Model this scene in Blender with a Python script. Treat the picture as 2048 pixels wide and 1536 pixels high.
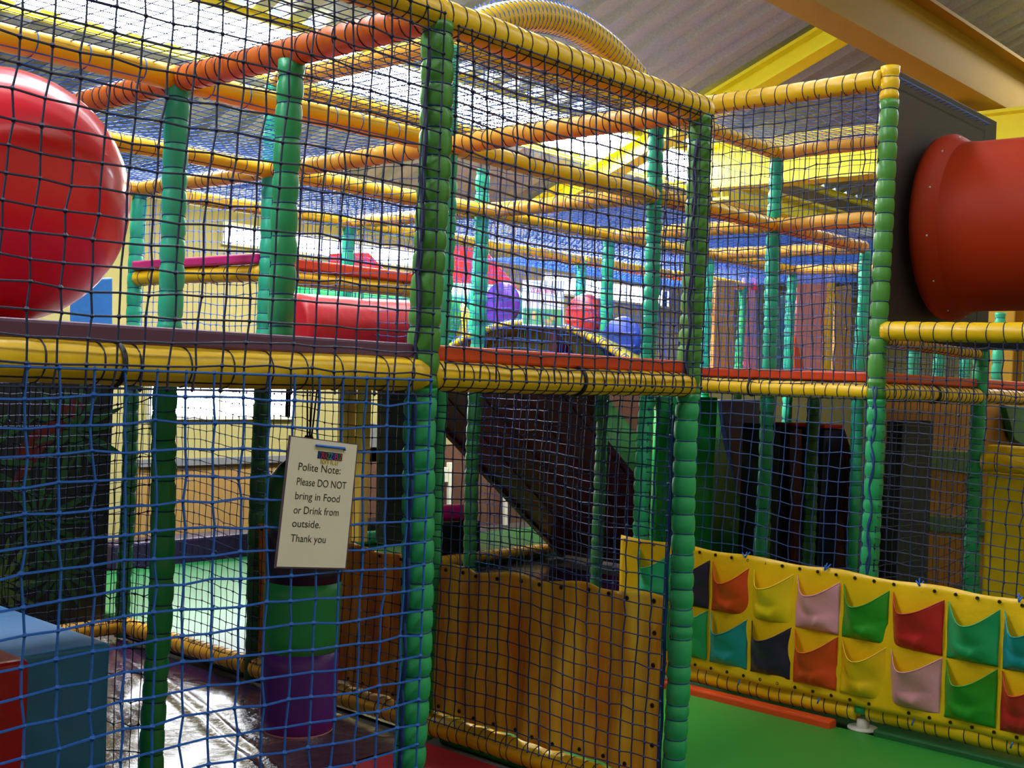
import bpy, bmesh, math, random
import numpy as np
from mathutils import Vector, Matrix
random.seed(7); RNG = np.random.default_rng(7)
scn = bpy.context.scene
COL = scn.collection
for o in list(bpy.data.objects): bpy.data.objects.remove(o)

# ------------------------------------------------------------------ camera, world, light, exposure
F_PX = 2365.06; ROLL = .039519; PITCH = -.0066267; YAW = math.radians(48.354252)
CAM = np.array([-2.31551, -2.39086, 1.6])
def _rot(v):
    c, s = math.cos(YAW), math.sin(YAW)
    return np.array([v[0]*c+v[1]*s, -v[0]*s+v[1]*c, v[2]])
_up = np.array([0, -math.sin(PITCH), math.cos(PITCH)])
_ex = np.array([1., 0, 0])
CR = _rot(math.cos(ROLL)*_ex + math.sin(ROLL)*_up)
CU = _rot(-math.sin(ROLL)*_ex + math.cos(ROLL)*_up)
CF = _rot(np.array([0, math.cos(PITCH), math.sin(PITCH)]))
cam_d = bpy.data.cameras.new('camera'); cam = bpy.data.objects.new('camera', cam_d); COL.objects.link(cam)
M = Matrix(((CR[0], CU[0], -CF[0], CAM[0]), (CR[1], CU[1], -CF[1], CAM[1]), (CR[2], CU[2], -CF[2], CAM[2]), (0, 0, 0, 1)))
cam.matrix_world = M
cam_d.sensor_width = 36; cam_d.lens = 36*F_PX/2048; cam_d.clip_start = .05; cam_d.clip_end = 200
scn.camera = cam
scn.view_settings.view_transform = 'Standard'; scn.view_settings.look = 'None'
scn.view_settings.gamma = 1; scn.view_settings.use_curve_mapping = False
scn.view_settings.exposure = 0.15
w = bpy.data.worlds.new('sky'); scn.world = w; w.use_nodes = True
w.node_tree.nodes['Background'].inputs[0].default_value = (.75, .85, 1, 1)
w.node_tree.nodes['Background'].inputs[1].default_value = 1.0
SKY_FAR, FILL_NEAR, WIN_LOW, WIN_HIGH = 60.0, 6.2, 15.0, 7.0     # daylight through skylights and windows; near value lights an added unseen roof strip
def area(name, loc, rot, sx, sy, power, col=(1, 1, 1)):
    d = bpy.data.lights.new(name, 'AREA'); d.shape = 'RECTANGLE'; d.size = sx; d.size_y = sy; d.energy = power; d.color = col
    o = bpy.data.objects.new(name, d); COL.objects.link(o); o.location = loc; o.rotation_euler = rot; return o

def at(px, py, ax, val):
    """world point where the view ray of a photo pixel meets the plane axis=val (used once, to read real positions)"""
    d = CF*F_PX + CR*(px-1024) + CU*(768-py)
    t = (val-CAM[ax])/d[ax]
    return CAM + d*t

# ------------------------------------------------------------------ materials
def lin(c):
    c = [x/255 for x in c]
    return tuple((x/12.92 if x <= .04045 else ((x+.055)/1.055)**2.4) for x in c) + (1,)
MATS = {}
def mat(name, rgb, rough=.4, metal=0, noise=.12, nscale=9, bump=0, bscale=40, spec=.5, sheen=0, coat=0, emit=0, trans=0):
    if name in MATS: return MATS[name]
    m = bpy.data.materials.new(name); m.use_nodes = True; nt = m.node_tree; b = nt.nodes['Principled BSDF']
    c = lin(rgb)
    tc = nt.nodes.new('ShaderNodeTexCoord')
    n = nt.nodes.new('ShaderNodeTexNoise'); n.inputs['Scale'].default_value = nscale; n.inputs['Detail'].default_value = 4
    nt.links.new(tc.outputs['Object'], n.inputs['Vector'])
    mx = nt.nodes.new('ShaderNodeMix'); mx.data_type = 'RGBA'
    mx.inputs[6].default_value = tuple(x*(1-noise) for x in c[:3])+(1,)
    mx.inputs[7].default_value = tuple(min(1, x*(1+noise)) for x in c[:3])+(1,)
    nt.links.new(n.outputs['Fac'], mx.inputs[0]); nt.links.new(mx.outputs[2], b.inputs['Base Color'])
    b.inputs['Roughness'].default_value = rough; b.inputs['Metallic'].default_value = metal
    b.inputs['Specular IOR Level'].default_value = spec
    if coat: b.inputs['Coat Weight'].default_value = coat; b.inputs['Coat Roughness'].default_value = .15
    if emit:
        b.inputs['Emission Color'].default_value = c; b.inputs['Emission Strength'].default_value = emit
    if trans:
        tr = nt.nodes.new('ShaderNodeBsdfTranslucent'); nt.links.new(mx.outputs[2], tr.inputs[0])
        ms = nt.nodes.new('ShaderNodeMixShader'); ms.inputs[0].default_value = trans
        out = nt.nodes['Material Output']
        nt.links.new(b.outputs[0], ms.inputs[1]); nt.links.new(tr.outputs[0], ms.inputs[2]); nt.links.new(ms.outputs[0], out.inputs[0])
    if bump:
        bn = nt.nodes.new('ShaderNodeTexNoise'); bn.inputs['Scale'].default_value = bscale; bn.inputs['Detail'].default_value = 5
        nt.links.new(tc.outputs['Object'], bn.inputs['Vector'])
        bp = nt.nodes.new('ShaderNodeBump'); bp.inputs['Strength'].default_value = bump; bp.inputs['Distance'].default_value = .02
        nt.links.new(bn.outputs['Fac'], bp.inputs['Height']); nt.links.new(bp.outputs[0], b.inputs['Normal'])
    MATS[name] = m; return m
V = dict(rough=.38, bump=.12, bscale=25)
mat('yellow_vinyl', (238, 190, 16), **V); mat('amber_vinyl', (222, 162, 48), **V); mat('tangerine_vinyl', (200, 100, 26), **V); mat('orange_vinyl', (214, 70, 22), **V)
mat('leaf_green_light_cast', (74, 140, 58), **V); mat('emerald_vinyl', (36, 158, 98), **V); mat('turquoise_vinyl', (40, 176, 136), **V)  # post sleeve greens split to carry tint differences of the light
mat('lime_deep', (34, 128, 66), **V); mat('dark_green_vinyl', (30, 92, 48), **V)
mat('purple_mat', (104, 62, 92), rough=.5); mat('magenta_vinyl', (196, 30, 116), **V); mat('red_vinyl', (190, 26, 34), **V)
mat('dark_red_vinyl', (76, 16, 18), **V); mat('blue_vinyl', (58, 146, 230), **V); mat('navy_vinyl', (24, 34, 78), **V)
mat('royal_blue', (34, 66, 178), **V); mat('violet_vinyl', (98, 44, 176), **V); mat('pink_vinyl', (226, 150, 168), **V)
mat('lime_vinyl', (46, 150, 40), **V); mat('teal_vinyl', (20, 140, 150), **V); mat('dark_purple_vinyl', (38, 20, 62), **V)
mat('yellow_bright', (236, 200, 20), **V); mat('olive_vinyl', (170, 160, 50), **V); mat('tan_vinyl', (190, 150, 70), **V)
mat('ball_red', (236, 12, 44), rough=.32, noise=.03, coat=.6, trans=.2)
mat('cable_black', (26, 26, 34), rough=.6)
mat('net_blue', (34, 104, 214), rough=.55, noise=.2); mat('net_backlit', (20, 32, 70), rough=.6, noise=.2); mat('net_front_lit', (28, 92, 186), rough=.55, noise=.2); mat('net_half_lit', (20, 54, 118), rough=.55, noise=.2)  # one blue cord; backlight and front light are put into these tones
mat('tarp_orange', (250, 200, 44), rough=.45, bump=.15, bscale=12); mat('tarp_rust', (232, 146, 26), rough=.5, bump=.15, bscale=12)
for _n, _a, _b in (('tarp_orange', (255, 216, 66), (226, 148, 30)), ('tarp_rust', (240, 160, 36), (196, 98, 18))):     # fold shading painted as darker streaks down the cloth
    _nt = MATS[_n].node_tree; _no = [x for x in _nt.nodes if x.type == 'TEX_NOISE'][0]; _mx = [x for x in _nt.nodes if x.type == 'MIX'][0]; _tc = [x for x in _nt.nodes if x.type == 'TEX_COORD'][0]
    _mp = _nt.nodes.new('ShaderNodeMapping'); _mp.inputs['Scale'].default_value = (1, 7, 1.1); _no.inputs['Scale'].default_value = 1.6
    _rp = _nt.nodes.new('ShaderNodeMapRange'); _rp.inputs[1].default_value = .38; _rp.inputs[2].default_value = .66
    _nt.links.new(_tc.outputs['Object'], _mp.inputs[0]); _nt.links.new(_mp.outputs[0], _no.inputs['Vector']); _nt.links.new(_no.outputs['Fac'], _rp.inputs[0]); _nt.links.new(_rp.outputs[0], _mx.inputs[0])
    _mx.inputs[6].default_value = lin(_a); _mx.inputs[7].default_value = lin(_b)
mat('brass', (70, 55, 35), rough=.35, metal=.8); mat('hole_dark', (18, 14, 12), rough=.8)
mat('paper', (226, 216, 200), rough=.4, noise=.03); mat('ink', (46, 40, 38), rough=.7); mat('laminate', (90, 70, 96), rough=.2)
mat('tube_orange', (160, 44, 12), rough=.55, spec=.15, noise=.06, bump=.03, bscale=8); mat('panel_hazed', (48, 34, 32), rough=.6, noise=.25)  # tower board is black, with brown lens haze mixed into its colour
mat('steel_white', (205, 200, 190), rough=.4); mat('beam_yellow', (236, 224, 30), rough=.5, noise=.06); mat('beam_ochre', (158, 122, 34), rough=.7, spec=.2, noise=.06)
mat('galvanised', (150, 154, 158), rough=.5, metal=0, noise=.3, nscale=60, bump=.05)
mat('cream_wall', (156, 148, 98), rough=.8, noise=.05); mat('tan_board', (150, 118, 66), rough=.6, noise=.12, nscale=3)
mat('dark_wall', (52, 46, 42), rough=.8); mat('white_trim', (220, 218, 205), rough=.5); mat('grey_trim', (110, 112, 118), rough=.6)
mat('ochre_wall', (170, 110, 20), rough=.7, noise=.15, nscale=4)
mat('board_black', (12, 16, 12), rough=.55, noise=.5, nscale=5); mat('leaf_dark', (24, 66, 26), rough=.55, noise=.4); mat('leaf_lime', (70, 96, 30), rough=.55, noise=.3)
mat('floor_green', (46, 140, 50), rough=.42, noise=.05); mat('wave_green', (44, 196, 96), **V); mat('floor_mint', (30, 108, 58), rough=.35, noise=.06)
mat('floor_crimson', (176, 22, 50), rough=.45, noise=.06); mat('carpet', (60, 52, 50), rough=.9)
m = mat('floor_gloss_purple', (58, 22, 72), rough=.2, noise=.2, spec=1.0, coat=.8, bump=.9, bscale=14)
mat('sky_far', (250, 252, 248), emit=SKY_FAR); mat('fill_near', (238, 246, 255), emit=FILL_NEAR)
mat('sky_unseen', (238, 246, 255), emit=20); mat('window_low', (240, 246, 255), emit=WIN_LOW); mat('window_high', (248, 252, 255), emit=WIN_HIGH)
mat('black_pad', (14, 14, 20), rough=.5); mat('brick', (92, 60, 46), rough=.85, noise=.4, nscale=14)
mat('sign_green', (90, 170, 120), rough=.5, noise=.35, nscale=30); mat('sign_sky', (232, 240, 246), rough=.4, noise=.02); mat('pink_ink', (214, 60, 130), rough=.6)
mat('sign_tan', (220, 180, 120), rough=.5); mat('sign_emerald', (20, 110, 80), rough=.6)

# ------------------------------------------------------------------ object helpers
def tag(o, label=None, cat=None, group=None, kind=None):
    if label: o['label'] = label
    if cat: o['category'] = cat
    if group: o['group'] = group
    if kind: o['kind'] = kind
    return o
def mesh_obj(name, verts, faces, material, parent=None, smooth=True, mids=None, origin=None):
    me = bpy.data.meshes.new(name)
    verts = np.asarray(verts, float)
    if origin is None and parent is None and len(verts):
        origin = np.array([(verts[:, 0].min()+verts[:, 0].max())/2, (verts[:, 1].min()+verts[:, 1].max())/2, verts[:, 2].min()])
    if origin is not None: verts = verts-np.asarray(origin)
    me.from_pydata(verts.tolist(), [], faces)
    mats = material if isinstance(material, (list, tuple)) else [material]
    for mm in mats: me.materials.append(MATS[mm])
    if mids is not None: me.polygons.foreach_set('material_index', mids)
    if smooth: me.polygons.foreach_set('use_smooth', [True]*len(me.polygons))
    me.update()
    o = bpy.data.objects.new(name, me); COL.objects.link(o)
    if origin is not None: o.location = origin
    if parent is not None: o.parent = parent
    return o
def empty(name, loc, label, cat, group=None):
    o = bpy.data.objects.new(name, None); COL.objects.link(o); o.location = loc; o.empty_display_size = .05
    return tag(o, label, cat, group)
class MB:
    def __init__(s): s.v = []; s.f = []; s.m = []
    def add(s, v, f, mi=0):
        n = len(s.v); s.v += [tuple(map(float, p)) for p in v]; s.f += [tuple(i+n for i in q) for q in f]; s.m += [mi]*len(f)
    def box(s, a, b, mi=0):
        (x0, y0, z0), (x1, y1, z1) = a, b
        s.add([(x0, y0, z0), (x1, y0, z0), (x1, y1, z0), (x0, y1, z0), (x0, y0, z1), (x1, y0, z1), (x1, y1, z1), (x0, y1, z1)],
              [(0, 3, 2, 1), (4, 5, 6, 7), (0, 1, 5, 4), (1, 2, 6, 5), (2, 3, 7, 6), (3, 0, 4, 7)], mi)
    def tube(s, pts, rad, n=10, mi=0, caps=True, closed=False, nrm=None):
        pts = [np.asarray(p, float) for p in pts]; k = len(pts)
        rad = rad if hasattr(rad, '__len__') else [rad]*k
        vs = []
        prev = None
        for i in range(k):
            if closed: t = pts[(i+1) % k]-pts[i-1]
            else: t = pts[min(i+1, k-1)]-pts[max(i-1, 0)]
            t = t/(np.linalg.norm(t)+1e-12)
            a = prev if prev is not None else (np.array([0, 0, 1.]) if abs(t[2]) < .9 else np.array([1., 0, 0]))
            if nrm is not None: a = nrm
            a = a-t*np.dot(a, t); a /= np.linalg.norm(a)+1e-12; prev = a
            b = np.cross(t, a)
            for j in range(n):
                an = 2*math.pi*j/n; vs.append(pts[i]+rad[i]*(math.cos(an)*a+math.sin(an)*b))
        fs = []
        for i in range(k if closed else k-1):
            i2 = (i+1) % k
            for j in range(n):
                j2 = (j+1) % n; fs.append((i*n+j, i*n+j2, i2*n+j2, i2*n+j))
        if caps and not closed: fs.append(tuple(range(n))[::-1]); fs.append(tuple(range((k-1)*n, k*n)))
        s.add(vs, fs, mi)
    def build(s, name, material, parent=None, smooth=True, origin=None):
        return mesh_obj(name, s.v, s.f, material, parent, smooth, s.m if isinstance(material, (list, tuple)) else None, origin)
def bevel(o, wdt, seg=2):
    b = o.modifiers.new('bevel', 'BEVEL'); b.width = wdt; b.segments = seg; b.limit_method = 'ANGLE'; return o
def box_obj(name, a, b, material, parent=None, bev=.0, seg=2):
    mb = MB(); a2 = tuple(min(x, y) for x, y in zip(a, b)); b2 = tuple(max(x, y) for x, y in zip(a, b)); mb.box(a2, b2)
    o = mb.build(name, material, parent, smooth=False)
    if bev: bevel(o, bev, seg)
    return o

# ------------------------------------------------------------------ netting
def net(label, O, A, B, cu, cv, material, r=.0028, jit=.07, shear=0., bulge=0., group=None, knots=True, sides=3, name='net_panel'):
    """O corner, A across vector, B up vector, cell sizes cu, cv"""
    O, A, B = map(lambda q: np.asarray(q, float), (O, A, B))
    nu = max(2, int(round(np.linalg.norm(A)/cu))); nv = max(2, int(round(np.linalg.norm(B)/cv)))
    n = np.cross(A, B); n /= np.linalg.norm(n)
    uu, vv = np.meshgrid(np.linspace(0, 1, nu+1), np.linspace(0, 1, nv+1), indexing='ij')
    ju = RNG.normal(0, jit, uu.shape)/nu*.6; jv = RNG.normal(0, jit, uu.shape)/nv*.6
    # slow waves: slack cord
    ph = RNG.uniform(0, 6.28, 4)
    wv = .3/nv*np.sin(uu*5+ph[0])*np.sin(vv*3.14)+.08/nv*np.sin(uu*11+ph[1])
    wu = .3/nu*np.sin(vv*4+ph[2])*np.sin(uu*3.14)+.08/nu*np.sin(vv*9+ph[3])
    us = uu+ju*(uu > 0)*(uu < 1)+wu*(uu > 0)*(uu < 1)
    vs = vv+jv*(vv > 0)*(vv < 1)+wv*(vv > 0)*(vv < 1)+shear*np.sin(uu*3.14)*.5*(vv > 0)*(vv < 1)
    P = O+us[..., None]*A+vs[..., None]*B+(bulge*np.sin(uu*3.14)*np.sin(vv*3.14))[..., None]*n
    V_, F_ = [], []; base = 0
    def strands(Q):                      # Q [lines, pts, 3]
        nonlocal base
        L, K, _ = Q.shape
        T = np.empty_like(Q); T[:, 1:-1] = Q[:, 2:]-Q[:, :-2]; T[:, 0] = Q[:, 1]-Q[:, 0]; T[:, -1] = Q[:, -1]-Q[:, -2]
        T /= np.linalg.norm(T, axis=2, keepdims=True)+1e-12
        S = np.cross(T, n); S /= np.linalg.norm(S, axis=2, keepdims=True)+1e-12
        N = np.cross(S, T)
        ring = [Q+r*(math.cos(2*math.pi*j/sides+.5)*N+math.sin(2*math.pi*j/sides+.5)*S) for j in range(sides)]
        R = np.stack(ring, 2).reshape(-1, 3)
        idx = np.arange(L*K*sides).reshape(L, K, sides)+base
        a = idx[:, :-1, :]; b = np.roll(a, -1, 2); d = idx[:, 1:, :]; c = np.roll(d, -1, 2)
        F_.append(np.stack([a, b, c, d], -1).reshape(-1, 4)); V_.append(R); base += len(R)
    strands(P); strands(P.transpose(1, 0, 2))
    verts = np.concatenate(V_); faces = np.concatenate(F_).tolist()
    if knots:
        C = P.reshape(-1, 3); k = r*2.8*RNG.uniform(.8, 1.2, (len(C), 1)); a = A/np.linalg.norm(A); b = B/np.linalg.norm(B)
        o6 = [C+k*a, C+k*b, C-k*a, C-k*b, C+k*n, C-k*n]
        kv = np.stack(o6, 1).reshape(-1, 3); i0 = np.arange(len(C))*6+len(verts)
        tri = [(0, 1, 4), (1, 2, 4), (2, 3, 4), (3, 0, 4), (1, 0, 5), (2, 1, 5), (3, 2, 5), (0, 3, 5)]
        kf = np.stack([np.stack([i0+a_, i0+b_, i0+c_], 1) for a_, b_, c_ in tri], 1).reshape(-1, 3).tolist()
        verts = np.concatenate([verts, kv]); faces += kf
    o = mesh_obj(name, verts, faces, material, smooth=False)
    return tag(o, label, 'netting', group or 'net panels of the climbing frame')

# ------------------------------------------------------------------ padded posts and bars
def pad_mesh(p, q, R, seg, pinch, nside=20, wrinkle=.012, wobble=0., seed=0):
    """padding sleeve squeezed by cords every seg metres; returns verts, faces and the cord positions"""
    rg = np.random.default_rng(seed)
    p, q = np.asarray(p, float), np.asarray(q, float); L = np.linalg.norm(q-p); t = (q-p)/L
    a = np.array([0, 0, 1.]) if abs(t[2]) < .9 else np.array([1., 0, 0]); a = a-t*np.dot(a, t); a /= np.linalg.norm(a); b = np.cross(t, a)
    k = max(1, int(round(L/seg))); marks = (np.arange(k)+.5)/k*L+rg.normal(0, seg*.1, k)
    stations = [0]
    for i, mk in enumerate(marks):
        stations += [mk-seg*.22, mk-seg*.07, mk, mk+seg*.07, mk+seg*.22]
        if i < k-1: stations.append((mk+marks[i+1])/2)
    stations = sorted(x for x in set(stations+[L]) if 0 <= x <= L)
    vs = []; cx = []
    off = rg.normal(0, wobble, 2); ph = rg.uniform(0, 6.28, 6)
    for s in stations:
        d = np.min(np.abs(marks-s)); amp = 1-pinch*math.exp(-(d/(seg*.16))**2)
        c = p+t*s+a*wobble*math.sin(s*5+ph[0])+b*wobble*math.sin(s*4+ph[1]); cx.append(c)
        for j in range(nside):
            an = 2*math.pi*j/nside
            rr = R*amp*(1+wrinkle*math.sin(an*7+ph[2]+s*9)+wrinkle*math.sin(an*3+ph[3]+s*23)+wrinkle*.8*math.sin(an*13+ph[4])*(1-min(1, d/(seg*.3))))
            vs.append(c+rr*(math.cos(an)*a+math.sin(an)*b))
    n = nside; K = len(stations); fs = []
    for i in range(K-1):
        for j in range(n):
            j2 = (j+1) % n; fs.append((i*n+j, i*n+j2, (i+1)*n+j2, (i+1)*n+j))
    fs.append(tuple(range(n))[::-1]); fs.append(tuple(range((K-1)*n, K*n)))
    return vs, fs, marks, a, b, t, [p+t*mk+a*wobble*math.sin(mk*5+ph[0])+b*wobble*math.sin(mk*4+ph[1]) for mk in marks]
SEED = [0]
def cords(centres, a, b, t, R, pinch, cr=.0024, tilt=.25, n=16):
    """one continuous cord: a turn round the padding at each squeeze, then along the back to the next"""
    path = []
    for c in centres:
        ti = random.uniform(-tilt, tilt); rr = R*(1-pinch)+cr*.4
        for j in range(n+1):
            an = 2*math.pi*j/n+2.4
            path.append(c+rr*(math.cos(an)*a+math.sin(an)*b)+t*(ti*.02*math.sin(an+1)+.002*(j/n-.5)))
    # keep every turn a clean ring: fixed frame per point
    mb = MB(); V0 = []; k = 4
    for i, p_ in enumerate(path):
        tt = path[min(i+1, len(path)-1)]-path[max(i-1, 0)]; tt = tt/(np.linalg.norm(tt)+1e-9)
        u = t-tt*np.dot(t, tt); nu = np.linalg.norm(u)
        if nu < .2: u = a-tt*np.dot(a, tt); nu = np.linalg.norm(u)
        u = u/nu; v_ = np.cross(tt, u)
        for q in range(k): V0.append(p_+cr*(math.cos(q*math.pi/2)*u+math.sin(q*math.pi/2)*v_))
    F0 = [(i*k+q, i*k+(q+1) % k, (i+1)*k+(q+1) % k, (i+1)*k+q) for i in range(len(path)-1) for q in range(k)]
    mb.add(V0, F0); return mb
def bar(p, q, material, label, R=.045, seg=.058, pinch=.035, group=None, cordmat='net_backlit', name='padded_bar', strap=False, joint=True):
    SEED[0] += 1
    e = empty(name, tuple(np.minimum(p, q)), label, 'padded bar', group or 'padded bars of the climbing frame'); org = np.array(e.location)
    vs, fs, marks, a, b, t, cs = pad_mesh(p, q, R, seg, pinch, seed=SEED[0], wobble=.002)
    pd = mesh_obj('padding', np.array(vs)-org, fs, material, e)
    if cordmat:
        mb = cords(cs, a, b, t, R, pinch); o = MB(); o.v = (np.array(mb.v)-org).tolist(); o.f = mb.f
        mesh_obj('lashing_cord', o.v, o.f, cordmat, pd)
    if strap:
        mid = (np.asarray(p)+np.asarray(q))/2 + t*.01
        mb = MB(); mb.tube([mid+R*1.02*(math.cos(x)*a+math.sin(x)*b)-org for x in np.linspace(0, 2*math.pi, 24, endpoint=False)], .0065, n=5, closed=True)
        mb.build('strap', 'cable_black', e)
    return e
def post(x, y, z0, z1, parts, label, R=.044, seg=.075, pinch=.13, group=None, cordmat='net_half_lit', wobble=.005):
    """parts: list of (z split, material) from the bottom"""
    e = empty('padded_post', (x, y, z0), label, 'padded post', group or 'padded posts of the climbing frame'); org = np.array([x, y, z0])
    zz = z0
    for i, (ze, mt) in enumerate(parts):
        SEED[0] += 1
        vs, fs, marks, a, b, t, cs = pad_mesh((x, y, zz), (x, y, ze), R, seg, pinch, seed=SEED[0], wobble=wobble)
        sl = mesh_obj('sleeve', np.array(vs)-org, fs, mt, e)
        mb = cords(cs, a, b, t, R, pinch); mesh_obj('lashing_cord', (np.array(mb.v)-org).tolist(), mb.f, cordmat, sl)
        zz = ze
    return e
def lacing(e, off, z0, z1, m, k=2, rr=.0045, amp=.012):
    """net edge laced up the side of a post"""
    for q in range(k):
        ph = random.uniform(0, 6); pts = []
        for z in np.arange(z0, z1, .02):
            pts.append((off[0]+amp*math.sin(z*(28+7*q)+ph)*abs(off[1])/(abs(off[0])+abs(off[1]))*1.0, off[1]+amp*math.sin(z*(28+7*q)+ph)*abs(off[0])/(abs(off[0])+abs(off[1])), z-e.location[2]+.0))
        mb = MB(); mb.tube(pts, rr*(1 if q else 1.4), n=5); mb.build('net_lacing', m, e)
X = [0, 1.35, 2.93, 4.22, 5.49, 6.81, 8.1]; Y = [0, 1.3, 2.57, 3.82, 5.1]
ZB, ZD, ZL, ZH = .066, 1.592, 2.6, 3.05

# ================================================================== THE BUILDING
def struct(o): o['kind'] = 'structure'; return o
struct(box_obj('floor', (-8, -7, -.1), (17, 6.6, -.03), 'carpet'))
def roofz(y): return 3.17+.4*(6.5-y)
def corrugated(name, y0, y1):
    xs = []; x = -8.0; prof = [(0, 0), (.09, 0), (.13, .065), (.22, .065), (.26, 0)]
    while x < 17:
        for dx, dz in prof: xs.append((x+dx, dz))
        x += .3
    v = []; f = []
    for (xx, dz) in xs: v += [(xx, y0, roofz(y0)+dz), (xx, y1, roofz(y1)+dz)]
    for i in range(len(xs)-1): f.append((2*i, 2*i+1, 2*i+3, 2*i+2))
    return struct(mesh_obj(name, v, f, 'galvanised', smooth=False))
corrugated('ceiling', -6, 4.38)
corrugated('ceiling', 4.9, 6.6)
def skylight_or_added_strip(i, x0, x1, y0, y1, m, lift=.02):
    v = [(x0, y0, roofz(y0)-lift), (x1, y0, roofz(y0)-lift), (x1, y1, roofz(y1)-lift), (x0, y1, roofz(y1)-lift)]
    v += [(a, b, c+.03) for a, b, c in v]
    struct(mesh_obj('window_%d' % i, v, [(0, 1, 2, 3), (7, 6, 5, 4), (0, 4, 5, 1), (1, 5, 6, 2), (2, 6, 7, 3), (3, 7, 4, 0)], m, smooth=False))
skylight_or_added_strip(1, .6, 8.6, 4.38, 4.9, 'sky_far', 0)
corr = corrugated
def strip_roof(x0, x1):
    v = [(x0, 4.38, roofz(4.38)), (x1, 4.38, roofz(4.38)), (x1, 4.9, roofz(4.9)), (x0, 4.9, roofz(4.9))]
    struct(mesh_obj('ceiling', v, [(0, 1, 2, 3)], 'galvanised', smooth=False))
strip_roof(-8, .6); strip_roof(8.6, 17)
skylight_or_added_strip(2, -7, 14, -3.9, -2.5, 'fill_near', .06)  # added glowing strip behind the view, lights the front faces
skylight_or_added_strip(3, -7, 5.2, 1.5, 2.2, 'sky_unseen', .06)
skylight_or_added_strip(7, 8.6, 15.5, .1, .9, 'sky_unseen', .06)  # added glowing strip out of view, brightens the far panels
# walls
WY = 6.5
def wall_with_holes(name, x0, x1, z0, z1, holes, yw, material):
    xs = sorted({x0, x1, *[h[0] for h in holes], *[h[1] for h in holes]}); zs = sorted({z0, z1, *[h[2] for h in holes], *[h[3] for h in holes]})
    mb = MB()
    for a, b in zip(xs, xs[1:]):
        for c, d in zip(zs, zs[1:]):
            if any(h[0] <= a and b <= h[1] and h[2] <= c and d <= h[3] for h in holes): continue
            mb.box((a, yw, c), (b, yw+.12, d))
    return struct(mb.build(name, material, smooth=False))
lowW = (3.1, 4.58, 1.14, 1.62); hiW = (3.77, 6.2, 2.685, 2.84); hiW2 = (8.14, 10.7, 2.60, 2.80)
wall_with_holes('wall_back', -8, 17, -.1, 3.22, [lowW, hiW, hiW2], WY, 'cream_wall')
for i, (h, mm) in enumerate([(lowW, 'window_low'), (hiW, 'window_high'), (hiW2, 'window_high')]):
    o = struct(box_obj('window_%d' % (i+4), (h[0], WY+.08, h[2]), (h[1], WY+.1, h[3]), mm))
    fr = MB(); t = .025
    for a, b in [((h[0]-t, h[2]-t), (h[1]+t, h[2])), ((h[0]-t, h[3]), (h[1]+t, h[3]+t)), ((h[0]-t, h[2]), (h[0], h[3])), ((h[1], h[2]), (h[1]+t, h[3]))]:
        fr.box((a[0], WY-.03, a[1]), (b[0], WY+.09, b[1]))
    kk = int((h[1]-h[0])/1.2)
    for j in range(1, kk+1):
        xx = h[0]+(h[1]-h[0])*j/(kk+1); fr.box((xx-.015, WY+.04, h[2]), (xx+.015, WY+.08, h[3]))
    struct(fr.build('trim_%d' % (i+1), 'white_trim', smooth=False))
struct(box_obj('trim_4', (3.0, WY-.06, .72), (12, WY, .78), 'grey_trim'))
struct(box_obj('trim_5', (-8, WY-.05, 3.12), (17, WY, 3.17), 'white_trim'))
struct(box_obj('trim_6', (3.0, WY-.03, -.03), (12, WY, .72), 'tan_board'))
def tall_wall(name, a, b, material):
    struct(box_obj(name, a, b, material))
tall_wall('wall_left', (-8.1, -6, -.1), (-8, 6.6, 8.4), 'cream_wall')
tall_wall('wall_right', (16.9, -6, -.1), (17, 6.6, 8.4), 'cream_wall')
tall_wall('wall_front', (-8, -6.1, -.1), (17, -6, 8.4), 'cream_wall')
# roof steel
def ibeam(name, p, q, h, wd, material, label, fl=.03, updir=(0, 0, 1)):
    p, q = np.asarray(p, float), np.asarray(q, float); t = (q-p)/np.linalg.norm(q-p); u = np.asarray(updir, float); u = u-t*np.dot(u, t); u /= np.linalg.norm(u); s = np.cross(t, u)
    prof = [(-wd/2, 0), (wd/2, 0), (wd/2, fl), (fl/3, fl), (fl/3, h-fl), (wd/2, h-fl), (wd/2, h), (-wd/2, h), (-wd/2, h-fl), (-fl/3, h-fl), (-fl/3, fl), (-wd/2, fl)]
    v = [p+s*a+u*b for a, b in prof]+[q+s*a+u*b for a, b in prof]; n = 12
    f = [(i, (i+1) % n, (i+1) % n+n, i+n) for i in range(n)]+[tuple(range(n))[::-1], tuple(range(n, 2*n))]
    o = mesh_obj(name, v, f, material, smooth=False); o['kind'] = 'structure'
    return o
ibeam('trim_7', (1.0, 1.5, 4.14), (16, 1.5, 4.14), .52, .26, 'beam_ochre', '')          # main tie beam along the hall
ibeam('trim_11', (8.0, -3, 3.57), (8.0, 4.4, 3.57), .46, .24, 'beam_yellow', '')          # cross beam
ibeam('trim_12', (9.1, 1.62, -.03), (9.1, 1.62, 4.2), .3, .26, 'beam_ochre', '', updir=(1, 0, 0))
q = at(1500, 415, 1, 4.25); ibeam('trim_13', (q[0]-.6, 4.25, q[2]), (14, 4.25, q[2]), .22, .2, 'beam_yellow', '')
ibeam('trim_8', (7.0, 1.6, 4.83), (7.0, 6.3, 2.95), .2, .2, 'beam_yellow', '')          # rafter up the slope
ibeam('trim_9', (.5, 4.93, 3.74), (14, 4.93, 3.74), .035, .03, 'beam_yellow', '', fl=.01)        # purlins beside the rooflight
ibeam('trim_10', (.5, 4.33, 3.94), (14, 4.33, 3.94), .07, .06, 'beam_yellow', '', fl=.01)

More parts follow.
